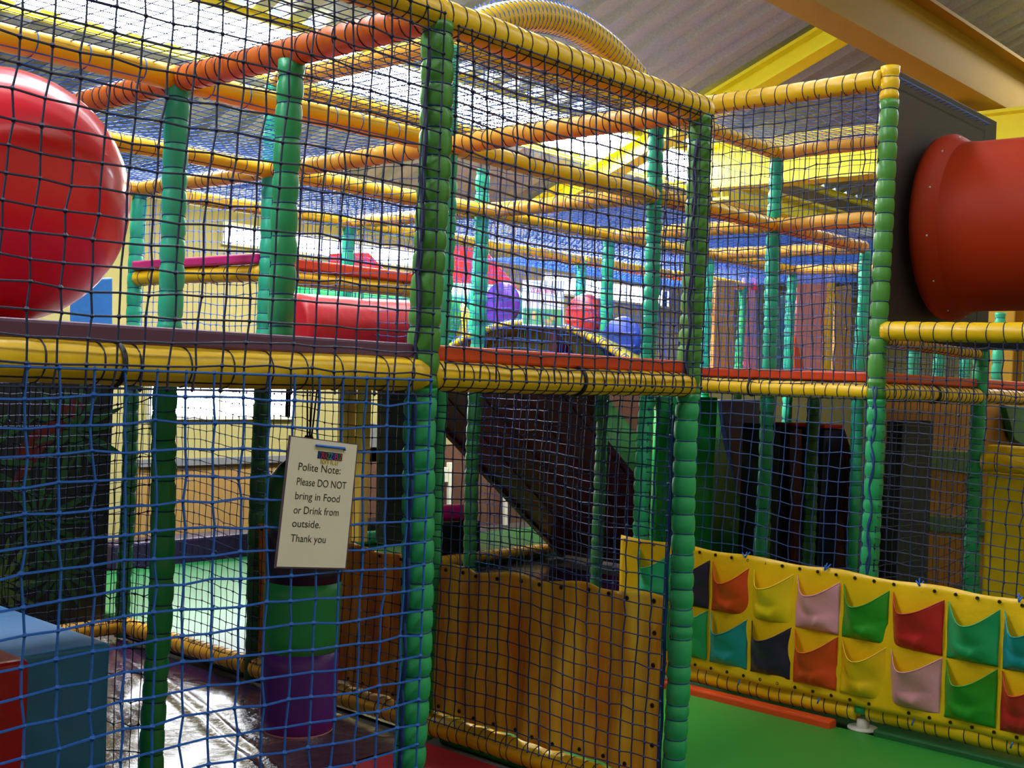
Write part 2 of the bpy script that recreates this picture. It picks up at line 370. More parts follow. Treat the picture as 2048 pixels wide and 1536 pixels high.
# ================================================================== FLOOR MATS
def mat_pad(name, a, b, material, label, cat='floor mat', bev=.015, group=None):
    return tag(box_obj(name, a, b, material, bev=bev), label, cat, group)
mat_pad('floor_mat', (.03, .02, -.03), (1.31, 1.26, .0), 'floor_crimson', 'crimson floor mat under the corner bay beside the hanging punch bag')
# crumpled glossy purple sheet
def crumple(name, x0, x1, y0, y1, z, material, label, amp=.006):
    nx, ny = int((x1-x0)/.02), int((y1-y0)/.02); v = []; f = []
    ph = RNG.uniform(0, 6.28, 12)
    for i in range(nx+1):
        for j in range(ny+1):
            x = x0+(x1-x0)*i/nx; y = y0+(y1-y0)*j/ny
            d = x*.75+y*.9
            h = amp*(.5*math.sin(5*x+ph[0]+1.7*math.sin(2.3*y))+.35*math.sin(9*y+ph[1]+math.sin(4*x)*1.3)+.25*math.sin(17*(x-y)+ph[2]+math.sin(6*y)))
            fold = math.exp(-((x-.62-.28*(y-1.6))/.018)**2)*.012+math.exp(-((x-.7-.28*(y-1.6))/.02)**2)*.010
            h += fold
            v.append((x, y, z+h))
    for i in range(nx):
        for j in range(ny):
            a = i*(ny+1)+j; f.append((a, a+ny+1, a+ny+2, a+1))
    return tag(mesh_obj(name, v, f, material), label, 'floor mat')
crumple('floor_sheet', .0, 1.32, 1.3, 3.86, -.018, 'floor_gloss_purple', 'glossy crumpled purple floor sheet reflecting the window behind the punch bag', .009)
crumple('floor_sheet', 1.4, 5.6, 1.34, 4.28, -.018, 'floor_gloss_purple', 'purple vinyl floor between the orange tarpaulin and the dark red slide', .002)
mat_pad('floor_mat', (1.4, -3.2, -.03), (2.88, 1.27, .02), 'floor_green', 'bright green floor mat in front of the pocket panel, right foreground')
mat_pad('floor_mat', (1.42, 2.66, -.03), (3.4, 5.42, .08), 'floor_mint', 'mint green floor mat behind the netting left of the punch bag')
tag(box_obj('kerb_block', (2.2, 5.44, -.03), (5.2, 5.7, .26), 'dark_purple_vinyl', bev=.02), 'dark purple kerb block behind the mint mat, below the tan wall', 'kerb')
mat_pad('floor_mat', (3.5, 4.42, -.03), (8.5, 5.40, .08), 'floor_mint', 'wide mint green floor mat by the counter, beyond the slide foot')
mat_pad('floor_mat', (3.0, -3, -.03), (8, 1.25, .0), 'dark_green_vinyl', 'dark green floor mat behind the pocket panel')
mat_pad('floor_edging', (2.80, .1, .0), (2.87, 1.28, .055), 'orange_vinyl', 'flat red edging strip lying along the base of the pocket panel', 'edging', .01)
mat_pad('floor_edging', (2.86, -1.6, .0), (2.92, -.08, .05), 'dark_green_vinyl', 'dark green edging strip along the base bar, right of the white foot', 'edging', .01)

# ================================================================== DECKS
def deck(x0, x1, y0, y1, material, label, z=1.635, t=.045):
    return tag(box_obj('deck_mat', (x0+.02, y0-.005, z), (x1-.02, y1-.01, z+t), material, bev=.008), label, 'deck mat')
deck(-1.9, 0, 0, 1.3, 'purple_mat', 'long purple deck mat edge under the red ball')
deck(0, 1.35, 0, 1.3, 'orange_vinyl', 'orange deck mat edge between the two front green posts')
deck(-1.9, 0, 1.3, 3.82, 'purple_mat', 'purple deck mat behind the red ball')
deck(0, 1.35, 1.3, 2.57, 'purple_mat', 'purple deck mat under the red roller', z=1.6)
deck(1.35, 2.93, 1.3, 2.2, 'navy_vinyl', 'navy deck mat between the two roller bays', z=1.59)
deck(2.93, 4.22, 0, 1.3, 'orange_vinyl', 'orange deck mat edge above the pocket panel, left of the tunnel', z=1.64)
deck(4.24, 9.0, 0, 1.25, 'orange_vinyl', 'orange deck mat edge at the far right under the tunnel', z=1.64)
deck(4.24, 8.0, 1.4, 2.54, 'navy_vinyl', 'added unseen navy deck mat shading the dim bay behind the pocket panel', z=1.6)  # unseen deck added to darken the bay below
deck(2.95, 4.2, 1.32, 2.54, 'navy_vinyl', 'added unseen navy deck mat for shade between the bright turquoise post and the slide head', z=1.6)  # likewise added out of sight, keeps light off the space underneath
deck(4.9, 11.5, 3.35, 4.2, 'orange_vinyl', 'far orange deck mat under the pink panels', z=1.6)
tag(box_obj('platform', (3.4, 4.85, 1.6), (6.3, 5.35, 2.115), 'yellow_vinyl', bev=.01), 'raised far platform carrying the red wedges', 'platform')
deck(2.95, 6.4, 4.0, 5.4, 'navy_vinyl', 'far navy deck mat under the green roller', z=1.6)
deck(1.35, 2.93, 2.57, 3.82, 'dark_red_vinyl', 'dark red deck mat under the green roller', z=1.6)

# ================================================================== POSTS
pA = post(0, 0, 0, ZL+.0, [(1.56, 'emerald_vinyl'), (ZL-.02, 'leaf_green_light_cast')], 'nearest tall green padded post at the corner beside the notice', R=.047, seg=.066)
pC = post(1.35, 0, 0, ZL, [(1.56, 'emerald_vinyl'), (ZL-.02, 'leaf_green_light_cast')], 'green padded post at the right front corner of the corner bay', seg=.068)
pD = post(0, 1.3, 0, ZL, [(1.56, 'emerald_vinyl'), (ZL-.02, 'turquoise_vinyl')], 'padded post left of the hanging punch bag, behind the front net', seg=.085)
post(0, .66, 1.68, ZL-.02, [(ZL-.03, 'emerald_vinyl')], 'short padded post standing on the purple deck beside the red ball', R=.043, seg=.1)
post(1.35, 1.3, 0, ZH, [(1.56, 'emerald_vinyl'), (ZH-.02, 'turquoise_vinyl')], 'padded post half hidden behind the nearest corner post', seg=.085)
post(2.93, 1.3, 0, ZH, [(1.56, 'turquoise_vinyl'), (ZH-.02, 'turquoise_vinyl')], 'bright turquoise padded post left of the pocket panel', seg=.075)
pB = post(2.93, 0, .1, ZH+.02, [(1.56, 'emerald_vinyl'), (ZH-.1, 'leaf_green_light_cast'), (ZH+.055, 'yellow_vinyl')], 'green padded post behind the pocket panel at the edge of the dark board', seg=.08)
post(4.22, 1.3, 0, ZH, [(1.56, 'turquoise_vinyl'), (ZH-.02, 'turquoise_vinyl')], 'turquoise padded post rising to the roof corner of the right hand tower', seg=.085)
post(1.35, 2.57, 0, ZH, [(1.56, 'dark_green_vinyl'), (ZH-.02, 'turquoise_vinyl')], 'thin padded post left of the notice, dark below and turquoise above', seg=.09)
post(1.35, 3.82, 0, ZL, [(1.56, 'dark_green_vinyl'), (ZL-.02, 'turquoise_vinyl')], 'padded post at the right edge of the jungle board', seg=.1)
post(2.93, 2.57, 0, ZH, [(1.56, 'dark_green_vinyl'), (ZH-.2, 'turquoise_vinyl')], 'padded post beside the pink roller in front of the slide', seg=.1)
post(4.22, 2.57, 0, ZL, [(1.56, 'dark_green_vinyl'), (ZL-.02, 'turquoise_vinyl')], 'padded post at the right edge of the dark red slide', seg=.1)
post(4.22, 0, 0, 1.9, [(1.88, 'emerald_vinyl')], 'green padded post left of the yellow pad at the right edge', seg=.085)
post(2.93, 3.82, 1.645, ZL, [(ZL-.02, 'turquoise_vinyl')], 'far padded post beside the small red wedge', seg=.11)
post(5.49, 2.57, 0, ZL, [(ZL-.02, 'turquoise_vinyl')], 'far turquoise padded post just right of the front right post', seg=.1)
post(6.81, 2.57, 0, ZL, [(ZL-.02, 'turquoise_vinyl')], 'far turquoise padded post left of the wide pink panel', seg=.1)
post(5.49, 1.3, 0, ZL, [(ZL-.02, 'turquoise_vinyl')], 'far turquoise padded post close behind the pocket panel post', seg=.1)
post(8.1, 3.82, 0, ZL, [(ZL-.02, 'emerald_vinyl')], 'thin far green post between the tan banner and the narrow pink panel', seg=.12)
post(4.22, 3.82, 1.645, ZL, [(ZL-.02, 'turquoise_vinyl')], 'far turquoise padded post beside the tall red block', seg=.11)
post(5.49, 3.82, 1.645, ZL, [(ZL-.02, 'turquoise_vinyl')], 'far turquoise padded post behind the mind your head notice', seg=.11)
for i, (px, lab) in enumerate([(1830, 'left'), (1878, 'middle'), (1930, 'right of the middle'), (1996, 'rightmost')]):
    p = at(px, 715, 1, .85+.08*i)
    post(p[0], p[1], 1.69, 2.3, [(2.28, 'turquoise_vinyl')], 'small far turquoise post seen under the orange tunnel, %s' % lab, seg=.12)

lacing(pA, (-.052, -.02), .1, 1.56, 'net_half_lit', 3); lacing(pA, (-.05, -.02), 1.6, 2.52, 'net_backlit', 2); lacing(pC, (-.05, -.02), 1.6, 2.5, 'net_backlit', 2)
lacing(pB, (-.046, -.012), .7, 1.62, 'net_half_lit', 2, .004); lacing(pC, (-.02, .05), .1, 1.5, 'net_half_lit', 1)
# ================================================================== BARS
# front faces
bar((-1.9, 0, ZL), (0, 0, ZL), 'yellow_vinyl', 'yellow top bar of the front face leaving the frame at the top left', R=.046)
bar((-.02, 0, ZL), (1.37, 0, ZL), 'yellow_vinyl', 'thick yellow top bar between the two nearest green posts', R=.05)
bar((-1.9, 0, ZD), (-.02, 0, ZD), 'yellow_vinyl', 'yellow deck bar under the purple mat edge', R=.047, seg=.115, strap=True)
bar((.02, 0, ZD), (1.33, 0, ZD), 'yellow_vinyl', 'yellow deck bar under the orange mat edge', R=.043, strap=True)
# first inner row
bar((-1.9, 1.3, ZL), (-.02, 1.3, ZL), 'yellow_vinyl', 'sunlit orange top bar above the red ball', R=.046, seg=.22, cordmat='net_blue')
bar((.02, 1.3, ZL), (1.33, 1.3, ZL), 'yellow_vinyl', 'sunlit yellow top bar above the short padded post', seg=.2, cordmat='net_blue')
bar((1.37, 1.3, ZL), (2.91, 1.3, ZL), 'yellow_vinyl', 'sunlit yellow bar running right from behind the nearest post to the bright turquoise post', seg=.16, cordmat='net_blue')
bar((2.95, 1.3, ZL), (4.2, 1.3, ZL), 'yellow_vinyl', 'yellow mid bar between the two turquoise tower posts', seg=.1)
bar((4.24, 1.3, ZL), (5.47, 1.3, ZL), 'amber_vinyl', 'orange bar running from the tower corner post behind the pocket panel post', seg=.08)
bar((1.37, 1.3, ZH), (2.91, 1.3, ZH), 'yellow_vinyl', 'high sunlit yellow bar just under the thick front top bar', seg=.075)
bar((2.95, 1.3, ZH), (4.2, 1.3, ZH), 'yellow_vinyl', 'highest sunlit bar of the right hand tower, back side', seg=.07)
bar((2.93, .03, ZH), (2.93, 1.27, ZH), 'yellow_vinyl', 'yellow top bar rising to the dark board at the right', seg=.075, R=.048)
bar((4.22, .12, ZH), (4.22, 1.27, ZH), 'amber_vinyl', 'orange roof bar at the back right of the tower', seg=.07)
bar((4.22, .12, ZL), (4.22, 1.27, ZL), 'amber_vinyl', 'orange mid height bar at the back right of the tower', seg=.09)
bar((0, .03, ZL), (0, 1.27, ZL), 'tangerine_vinyl', 'orange top bar running back from the nearest post', R=.046)
bar((0, 1.33, ZL), (0, 2.55, ZL), 'tangerine_vinyl', 'dark orange top bar behind the red ball', R=.046)
bar((1.35, .03, ZL), (1.35, 1.27, ZL), 'amber_vinyl', 'amber top bar running back from the right front post', R=.043)
bar((1.35, 1.33, ZL), (1.35, 2.55, ZL), 'amber_vinyl', 'amber top bar above the red roller', seg=.075)
bar((1.35, 2.59, ZL), (1.35, 3.8, ZL), 'amber_vinyl', 'amber top bar leading to the post by the jungle board', seg=.08)
bar((1.35, 1.33, ZH), (1.35, 2.55, ZH), 'amber_vinyl', 'high orange bar behind the top of the nearest post', seg=.08)
bar((2.93, 1.33, ZL), (2.93, 2.55, ZL), 'amber_vinyl', 'amber bar running left from the bright turquoise post', seg=.09)
bar((2.93, 2.59, ZL), (2.93, 3.8, ZL), 'amber_vinyl', 'far amber bar left of the tall thin turquoise post', seg=.1)
bar((4.22, 1.33, ZL), (4.22, 2.55, ZL), 'amber_vinyl', 'amber bar running left from the tower corner post', seg=.1)
bar((5.49, 1.33, ZL), (5.49, 2.55, ZL), 'amber_vinyl', 'far amber bar above the tan banner', seg=.12)
bar((6.81, 1.33, ZL), (6.81, 2.55, ZL), 'amber_vinyl', 'farthest amber bar above the wide pink panel', seg=.12)
bar((1.37, 2.57, ZH), (2.91, 2.57, ZH), 'yellow_vinyl', 'high yellow bar at the back of the left tower roof', seg=.09)
for i, (a, b, lab) in enumerate([(-1.9, -.02, 'yellow second row bar behind the red ball'), (.02, 1.33, 'yellow second row bar left of the short padded post'),
        (1.37, 2.91, 'yellow second row bar above the red and green rollers'), (2.95, 4.2, 'yellow second row bar above the purple disc'),
        (4.24, 5.47, 'yellow second row bar right of the bright turquoise post'), (5.51, 6.79, 'yellow second row bar above the far tan banner')]):
    bar((a, 2.57, ZL), (b, 2.57, ZL), 'yellow_vinyl', lab, seg=.1)
for i, (a, b, lab) in enumerate([(0.02, 1.33, 'amber third row bar left of the jungle board post'), (1.37, 2.91, 'yellow third row bar near the pale wall'), (2.95, 4.2, 'yellow third row bar above the small red wedge'),
        (4.24, 5.47, 'yellow third row bar above the tall red block'), (5.51, 6.79, 'yellow third row bar behind the tan banner'), (6.83, 8.08, 'farthest yellow third row bar')]):
    bar((a, 3.82, ZL), (b, 3.82, ZL), 'amber_vinyl' if i == 0 else 'yellow_vinyl', lab, seg=.12)
# deck level and base
bar((2.93, .03, ZD), (2.93, 1.27, ZD), 'yellow_vinyl', 'yellow deck bar above the pocket panel', R=.04, seg=.06, strap=True)
bar((2.95, 0, ZD), (4.2, 0, ZD), 'yellow_vinyl', 'yellow deck bar running right from the pocket panel post', R=.042, seg=.06, strap=True)
bar((4.24, 0, ZD), (5.6, 0, ZD), 'amber_vinyl', 'dim yellow deck bar at the right edge under the tunnel', R=.042, seg=.08)
bar((2.93, -2.2, 1.875), (2.93, -.02, 1.875), 'yellow_vinyl', 'yellow shelf bar under the orange tunnel', R=.045, seg=.075)
bar((2.95, 0, 1.84), (4.2, 0, 1.82), 'amber_vinyl', 'shadowed cord wrapped bar under the tunnel shelf', R=.03, seg=.05)
bar((1.35, 2.6, 2.08), (1.35, 3.79, 2.08), 'yellow_vinyl', 'yellow bar under the magenta pad', seg=.12, cordmat='net_half_lit')
bar((1.38, 2.57, 2.07), (2.38, 2.57, 2.07), 'yellow_vinyl', 'yellow bar under the slim orange pad', seg=.25, cordmat='net_blue')
bar((1.35, .03, ZB), (1.35, 1.27, ZB), 'yellow_vinyl', 'yellow base bar under the front orange tarpaulin', R=.05)
bar((1.35, 1.33, ZB), (1.35, 2.54, ZB), 'amber_vinyl', 'amber base bar under the tarpaulin behind the punch bag', R=.05)
bar((1.35, 2.6, ZB), (1.35, 3.79, ZB), 'amber_vinyl', 'shaded amber base bar in front of the mint mat', R=.048)
bar((.0, 3.82, ZB), (1.32, 3.82, ZB), 'amber_vinyl', 'amber base bar under the jungle board', R=.048)
bar((1.38, 1.3, ZB), (2.9, 1.3, ZB), 'yellow_vinyl', 'yellow base bar hidden behind the front tarpaulin top')
bar((2.93, .03, ZB+.03), (2.93, 1.27, ZB+.03), 'yellow_vinyl', 'yellow base bar under the pocket panel, left of the white foot', R=.044, seg=.06)
bar((2.93, -2.2, ZB+.05), (2.93, -.03, ZB+.05), 'yellow_vinyl', 'yellow base bar under the pocket panel, right of the white foot', R=.05, seg=.06)
a = at(1020, 1118, 2, .1); b = at(1140, 1092, 2, .1)
bar((4.0, 4.395, ZB), (5.9, 4.395, ZB), 'amber_vinyl', 'far amber base bar at the edge of the mint mat by the slide foot', R=.048, seg=.09)
bar((4.22, -1.6, 1.235), (4.22, -.04, 1.235), 'yellow_vinyl', 'yellow bar over the yellow pad at the right edge', R=.055, seg=.2)
# white metal foot under the pocket panel post
mb = MB(); mb.tube([(2.93, 0, .0), (2.93, 0, .07)], [.03, .028], n=16); mb.tube([(2.93, 0, .02), (2.93, 0, .028)], [.07, .07], n=20)
tag(mb.build('post_foot', 'steel_white'), 'small white metal foot under the joint of the base bars', 'foot')
# arch hoop over the left tower roof, wrapped in net
pts = [np.array([1.38+1.5*s, 1.3, ZH+.02+.26*math.sin(math.pi*s)**.8]) for s in np.linspace(0.02, .98, 26)]
mb = MB(); mb.tube(pts, .075, n=16); e = empty('roof_hoop', (1.38, 1.3, ZH), 'sunlit arched roof hoop wrapped in blue net above the thick top bar', 'hoop')
mb.v = [tuple(np.array(q)-np.array(e.location)) for q in mb.v]; mb.build('padding', 'yellow_vinyl', e)
mb = MB()
for i in range(1, 25):
    for dd in (0, .5):
        c = pts[i] if dd == 0 else (pts[i]+pts[min(i+1, 25)])/2
        t = pts[i+1 if i < 25 else i]-pts[i-1]; t /= np.linalg.norm(t); s = np.array([0, 1., 0]); u = np.cross(t, s)
        mb.tube([c+.077*(math.cos(x)*u+math.sin(x)*s)-np.array(e.location) for x in np.linspace(0, 6.28, 10, endpoint=False)], .0025, n=3, closed=True)
        k = c+np.array([0, random.uniform(-.01, .01), .095]); mb.tube([c+np.array([0, 0, .075])-np.array(e.location), k-np.array(e.location)], .004, n=4)
mb.build('lashing_cord', 'net_blue', e)

# ================================================================== NETS
def vnet(label, x0, y0, x1, y1, z0, z1, cu, cv, m, **k): return net(label, (x0, y0, z0), (x1-x0, y1-y0, 0), (0, 0, z1-z0), cu, cv, m, **k)
def hnet(label, x0, x1, y0, y1, z, m, cu=.06, cv=.06, **k): return net(label, (x0, y0, z), (x1-x0, 0, 0), (0, y1-y0, 0), cu, cv, m, **k)
vnet('large mesh blue net in front of the red ball', -1.9, -.056, -.03, -.058, 1.54, ZL-.01, .066, .054, 'net_backlit', sides=5, r=.0026)
vnet('large mesh blue net below the yellow deck bar, around the notice', -1.9, -.056, -.03, -.06, .02, 1.58, .074, .063, 'net_front_lit', sides=5, r=.003)
vnet('dark net between the two nearest green posts above the deck', .03, -.054, 1.34, -.056, 1.585, ZL-.03, .066, .042, 'net_backlit', sides=4)
vnet('net stretched over the front orange tarpaulin up to the deck', 1.30, 1.25, 1.30, .04, .1, 1.58, .057, .056, 'net_half_lit', sides=4)
vnet('net behind the punch bag over the rear tarpaulin', 1.31, 2.53, 1.31, 1.34, .1, 1.58, .057, .056, 'net_backlit', r=.0024)
vnet('fine dark net in front of the mint green mat', 1.32, 3.8, 1.32, 2.6, .1, 1.58, .057, .056, 'net_backlit', r=.0024)
vnet('dark net between the blue block and the punch bag, seen edge on', 0, 3.8, 0, 1.34, .02, 1.58, .057, .1, 'net_backlit', shear=-.2, r=.0024)
vnet('fine net in front of the jungle board', .03, 3.76, 1.3, 3.76, .1, 1.58, .057, .057, 'net_backlit', r=.0024)
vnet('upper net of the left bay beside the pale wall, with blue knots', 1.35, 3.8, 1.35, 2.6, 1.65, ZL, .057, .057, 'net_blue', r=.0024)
vnet('net above the red roller behind the short post', 1.35, 2.55, 1.35, 1.34, 1.65, ZL, .06, .06, 'net_half_lit', r=.0024)
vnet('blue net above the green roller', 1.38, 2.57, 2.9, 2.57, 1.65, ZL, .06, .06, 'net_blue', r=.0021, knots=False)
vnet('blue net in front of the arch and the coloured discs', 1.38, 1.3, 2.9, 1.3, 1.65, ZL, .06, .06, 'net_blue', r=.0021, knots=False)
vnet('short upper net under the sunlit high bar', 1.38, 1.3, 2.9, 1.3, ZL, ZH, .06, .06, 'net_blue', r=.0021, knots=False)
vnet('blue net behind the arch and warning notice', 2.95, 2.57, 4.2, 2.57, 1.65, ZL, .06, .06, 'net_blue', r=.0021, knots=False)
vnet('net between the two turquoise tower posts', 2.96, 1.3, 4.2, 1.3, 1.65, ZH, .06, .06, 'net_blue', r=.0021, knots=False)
vnet('backlit blue front net of the right hand tower above the orange mat', 2.90, 1.27, 2.90, .04, 1.56, ZH-.02, .058, .06, 'net_backlit', sides=4)
vnet('net behind the pocket panel below the deck', 2.91, 1.27, 2.91, .04, .1, 1.58, .06, .066, 'net_half_lit', sides=4)
vnet('net right of the pocket panel post below the shelf', 2.91, -.03, 2.91, -2.2, .1, 1.85, .06, .05, 'net_backlit', sides=4)
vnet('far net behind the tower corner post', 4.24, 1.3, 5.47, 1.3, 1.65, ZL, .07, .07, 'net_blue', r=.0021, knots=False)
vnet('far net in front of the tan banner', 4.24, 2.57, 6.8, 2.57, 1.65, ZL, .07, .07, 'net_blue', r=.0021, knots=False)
vnet('net beside the far pink panels', 4.22, .03, 4.22, 1.27, 1.65, ZH, .065, .065, 'net_half_lit', r=.0021, knots=False)
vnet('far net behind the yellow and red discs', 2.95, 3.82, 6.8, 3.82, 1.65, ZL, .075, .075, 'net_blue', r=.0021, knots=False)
vnet('fine net beside the slide under the deck', 2.93, 2.55, 2.93, 1.34, .1, 1.58, .06, .06, 'net_half_lit', r=.0024)
vnet('dark net under the shelf beside the far posts', 2.96, 0, 4.2, 0, .1, 1.8, .075, .06, 'net_backlit', r=.0021, knots=False)
hnet('roof net over the red ball', -1.9, 0, 0, 1.3, ZL+.03, 'net_half_lit', .062, .062, r=.0021, knots=False)
hnet('roof net over the nearest corner bay', 0, 1.35, 0, 1.3, ZL+.03, 'net_half_lit', .06, .06, r=.0021, knots=False)
hnet('roof net behind the sunlit orange bar at the left', -1.9, 0, 1.3, 2.57, ZL+.03, 'net_blue', bulge=-.05, r=.0021, knots=False)
hnet('roof net above the short padded post', 0, 1.35, 1.3, 2.57, ZL+.03, 'net_blue', bulge=-.04, r=.0021, knots=False)
hnet('roof net above the jungle board bay', 0, 1.35, 2.57, 3.82, ZL+.03, 'net_blue', bulge=-.04, r=.0021, knots=False)
hnet('far left roof net near the pale wall', -1.9, 0, 2.57, 5, ZL+.03, 'net_blue', r=.0021, knots=False)
hnet('roof net above the red roller', 1.35, 2.93, 1.3, 2.57, ZH+.03, 'net_blue', bulge=-.03, r=.0021, knots=False)
hnet('roof net above the green roller', 1.35, 2.93, 2.57, 3.82, ZL+.03, 'net_blue', r=.0021, knots=False)
hnet('roof net of the right hand tower', 2.93, 4.22, 0, 1.3, ZH+.03, 'net_blue', bulge=-.04, r=.0021, knots=False)
hnet('low roof net right of the bright turquoise post', 2.93, 4.22, 1.3, 2.57, ZL+.03, 'net_blue', r=.0021, knots=False)
hnet('low roof net above the slide', 2.93, 4.22, 2.57, 3.82, ZL+.03, 'net_blue', r=.0021, knots=False)
hnet('dense far roof net above the tan banner', 4.22, 6.81, 1.3, 3.82, ZL+.03, 'net_blue', r=.0021, knots=False)
hnet('dense far roof net above the wide pink panel', 5.49, 8.5, 2.57, 5.0, ZL+.05, 'net_blue', r=.0021, knots=False)
hnet('far roof net right of the tower', 4.22, 6.81, 0, 1.3, ZL+.03, 'net_blue', r=.0021, knots=False)

# ================================================================== TARPAULINS
def eyelet_ring(parent, c, nrm, org, R=.0065):
    nrm = np.asarray(nrm, float); a = np.array([0, 1., 0]) if abs(nrm[1]) < .9 else np.array([1., 0, 0]); b = np.cross(nrm, a)
    mb = MB(); mb.tube([np.asarray(c)-org+R*(math.cos(x)*a+math.sin(x)*b) for x in np.linspace(0, 2*math.pi, 12, endpoint=False)], .0028, n=5, closed=True)
    vs = [np.asarray(c)-org+(R-.001)*(math.cos(x)*a+math.sin(x)*b)+nrm*.0005 for x in np.linspace(0, 2*math.pi, 12, endpoint=False)]
    mb.add(vs, [tuple(range(12))], 1)
    return mesh_obj('eyelet', mb.v, mb.f, ['brass', 'hole_dark'], parent, True, mb.m)
def tarp(y0, y1, ztop0, ztop1, zbot, material, label, x=1.345, sides=True):
    e = empty('tarpaulin', (x, (y0+y1)/2, zbot), label, 'tarpaulin'); org = np.array(e.location)
    ny, nz = 110, 40; v = []; f = []
    def fold(y, z): return .012*math.sin(y*17+1.2*math.sin(z*3))+.008*math.sin(y*41+2*z)+.012*math.sin(y*8-3*z)+.003*math.sin(z*60+y*9)*math.exp(-((z-.4)/.05)**2)
    for i in range(ny+1):
        s = i/ny; y = y0+(y1-y0)*s; zt = ztop0+(ztop1-ztop0)*s+.008*math.sin(s*22)
        for j in range(nz+1):
            z = zbot+(zt-zbot)*j/nz; v.append(np.array([x+fold(y, z), y, z])-org)
    for i in range(ny):
        for j in range(nz): a = i*(nz+1)+j; f.append((a, a+nz+1, a+nz+2, a+1))
    o = mesh_obj('sheet', v, f, material, e); sm = o.modifiers.new('thickness', 'SOLIDIFY'); sm.thickness = .003
    def put(y, z): eyelet_ring(e, (x+fold(y, z)-.004, y, z), (-1, 0, 0), org)
    n = int(abs(y1-y0)/.115)
    for i in range(n+1):
        y = y0+(y1-y0)*(.03+.94*i/n); s = (y-y0)/(y1-y0); put(y, ztop0+(ztop1-ztop0)*s-.022); put(y, zbot+.025)
    for z in (.25, .4, .55, .67): put(y1+(.025 if y1 < y0 else -.025), z)
    return e
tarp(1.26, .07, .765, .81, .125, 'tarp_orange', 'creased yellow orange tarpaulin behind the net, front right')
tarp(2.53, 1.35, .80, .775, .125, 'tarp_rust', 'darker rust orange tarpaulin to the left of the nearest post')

# ================================================================== POCKET PANEL
px_ = 2.872
PX0, PX1 = 1.385, -1.12; ZT0, ZBT = .765, .138
e = empty('pocket_panel', (px_, 0, ZBT), 'long yellow hanging panel with two rows of coloured pockets', 'pocket panel'); porg = np.array([px_, 0, ZBT])
def ptop(y): return .765+(y-1.385)*.012
mbp = MB(); ny, nz = 120, 24; v = []; f = []
for i in range(ny+1):
    y = PX0+(PX1-PX0)*i/ny
    for j in range(nz+1):
        z = ZBT+(ptop(y)-ZBT)*j/nz
        if j == nz: z += .005*math.sin(y*14)
        v.append(np.array([px_+.006*math.sin(y*9)+.004*math.sin(y*23+z*6), y, z])-porg)
for i in range(ny):
    for j in range(nz): a = i*(nz+1)+j; f.append((a, a+nz+1, a+nz+2, a+1))
o = mesh_obj('backing', v, f, 'yellow_vinyl', e); sm = o.modifiers.new('thickness', 'SOLIDIFY'); sm.thickness = .004; sm.offset = 1
seams = [at(p, 1180+(p-1400)*.16, 0, px_)[1] for p in (1276, 1345, 1422, 1504, 1590, 1683, 1782, 1892, 2004)]
seams += [seams[-1]-.21, seams[-1]-.42]
row1 = ['turquoise_vinyl', 'dark_purple_vinyl', 'orange_vinyl', 'yellow_bright', 'pink_vinyl', 'lime_vinyl', 'red_vinyl', 'emerald_vinyl', 'teal_vinyl', 'orange_vinyl']
row2 = ['emerald_vinyl', 'emerald_vinyl', 'teal_vinyl', 'dark_purple_vinyl', 'orange_vinyl', 'yellow_vinyl', 'pink_vinyl', 'lime_vinyl', 'red_vinyl', 'violet_vinyl']
cname = {'turquoise_vinyl': 'turquoise', 'dark_purple_vinyl': 'dark purple', 'orange_vinyl': 'orange', 'yellow_bright': 'lemon yellow', 'pink_vinyl': 'pink', 'lime_vinyl': 'grass green', 'red_vinyl': 'red', 'emerald_vinyl': 'emerald', 'teal_vinyl': 'teal', 'yellow_vinyl': 'golden yellow', 'violet_vinyl': 'violet'}
def pocket(ya, yb, zt, zb, m, rowname):
    rg = random.Random(int(ya*1000)+int(zt*100))
    g = .009; y0, y1 = ya-g, yb+g; ns, nt = 22, 18; v = []; f = []
    dip = rg.uniform(.072, .09); bul = rg.uniform(.07, .09); skew = rg.uniform(.26, .42)
    for i in range(ns+1):
        s = i/ns; y = y0+(y1-y0)*s
        q = s/skew if s < skew else (1-s)/(1-skew); q = max(0, q); sh = math.sin(q*math.pi/2)**1.1
        for j in range(nt+1):
            t = j/nt
            z = zb+(zt-dip*sh-zb)*t
            out = bul*sh*(t**.8)+.014*math.sin(math.pi*min(1, t*2.2))*sh
            out += .006*math.sin(s*9+t*5+ya*20)*(1-t)*t*4+.012*math.exp(-((s-.72+.25*(1-t))/.05)**2)*math.exp(-((t-.18)/.16)**2)
            ys = y+(.012 if True else 0)*sh*t*rg.random()*0
            v.append(np.array([px_-.006-out, ys, z])-porg)
    for i in range(ns):
        for j in range(nt): a = i*(nt+1)+j; f.append((a, a+nt+1, a+nt+2, a+1))
    o = mesh_obj('pocket', v, f, m, e); sm = o.modifiers.new('thickness', 'SOLIDIFY'); sm.thickness = .002
    o['label'] = '%s pocket in the %s row' % (cname[m], rowname)
    hm = MB(); hm.tube([np.array(v[i*(nt+1)+nt]) for i in range(ns+1)], .0028, n=6); hm.build('hem', m, o)
for i in range(len(seams)-1):
    y0, y1 = seams[i], seams[i+1]; dz = ptop((y0+y1)/2)-.765
    pocket(y0, y1, .708+dz, .462+dz, row1[i], 'upper'); pocket(y0, y1, .452+dz, .2+dz, row2[i], 'lower')
n = 26
for i in range(n+1):
    y = PX0-.03+(PX1-PX0+.06)*i/n
    eyelet_ring(e, (px_-.009, y, ptop(y)-.022), (-1, 0, 0), porg, .006); eyelet_ring(e, (px_-.009, y, ZBT+.022), (-1, 0, 0), porg, .006)
mb = MB()
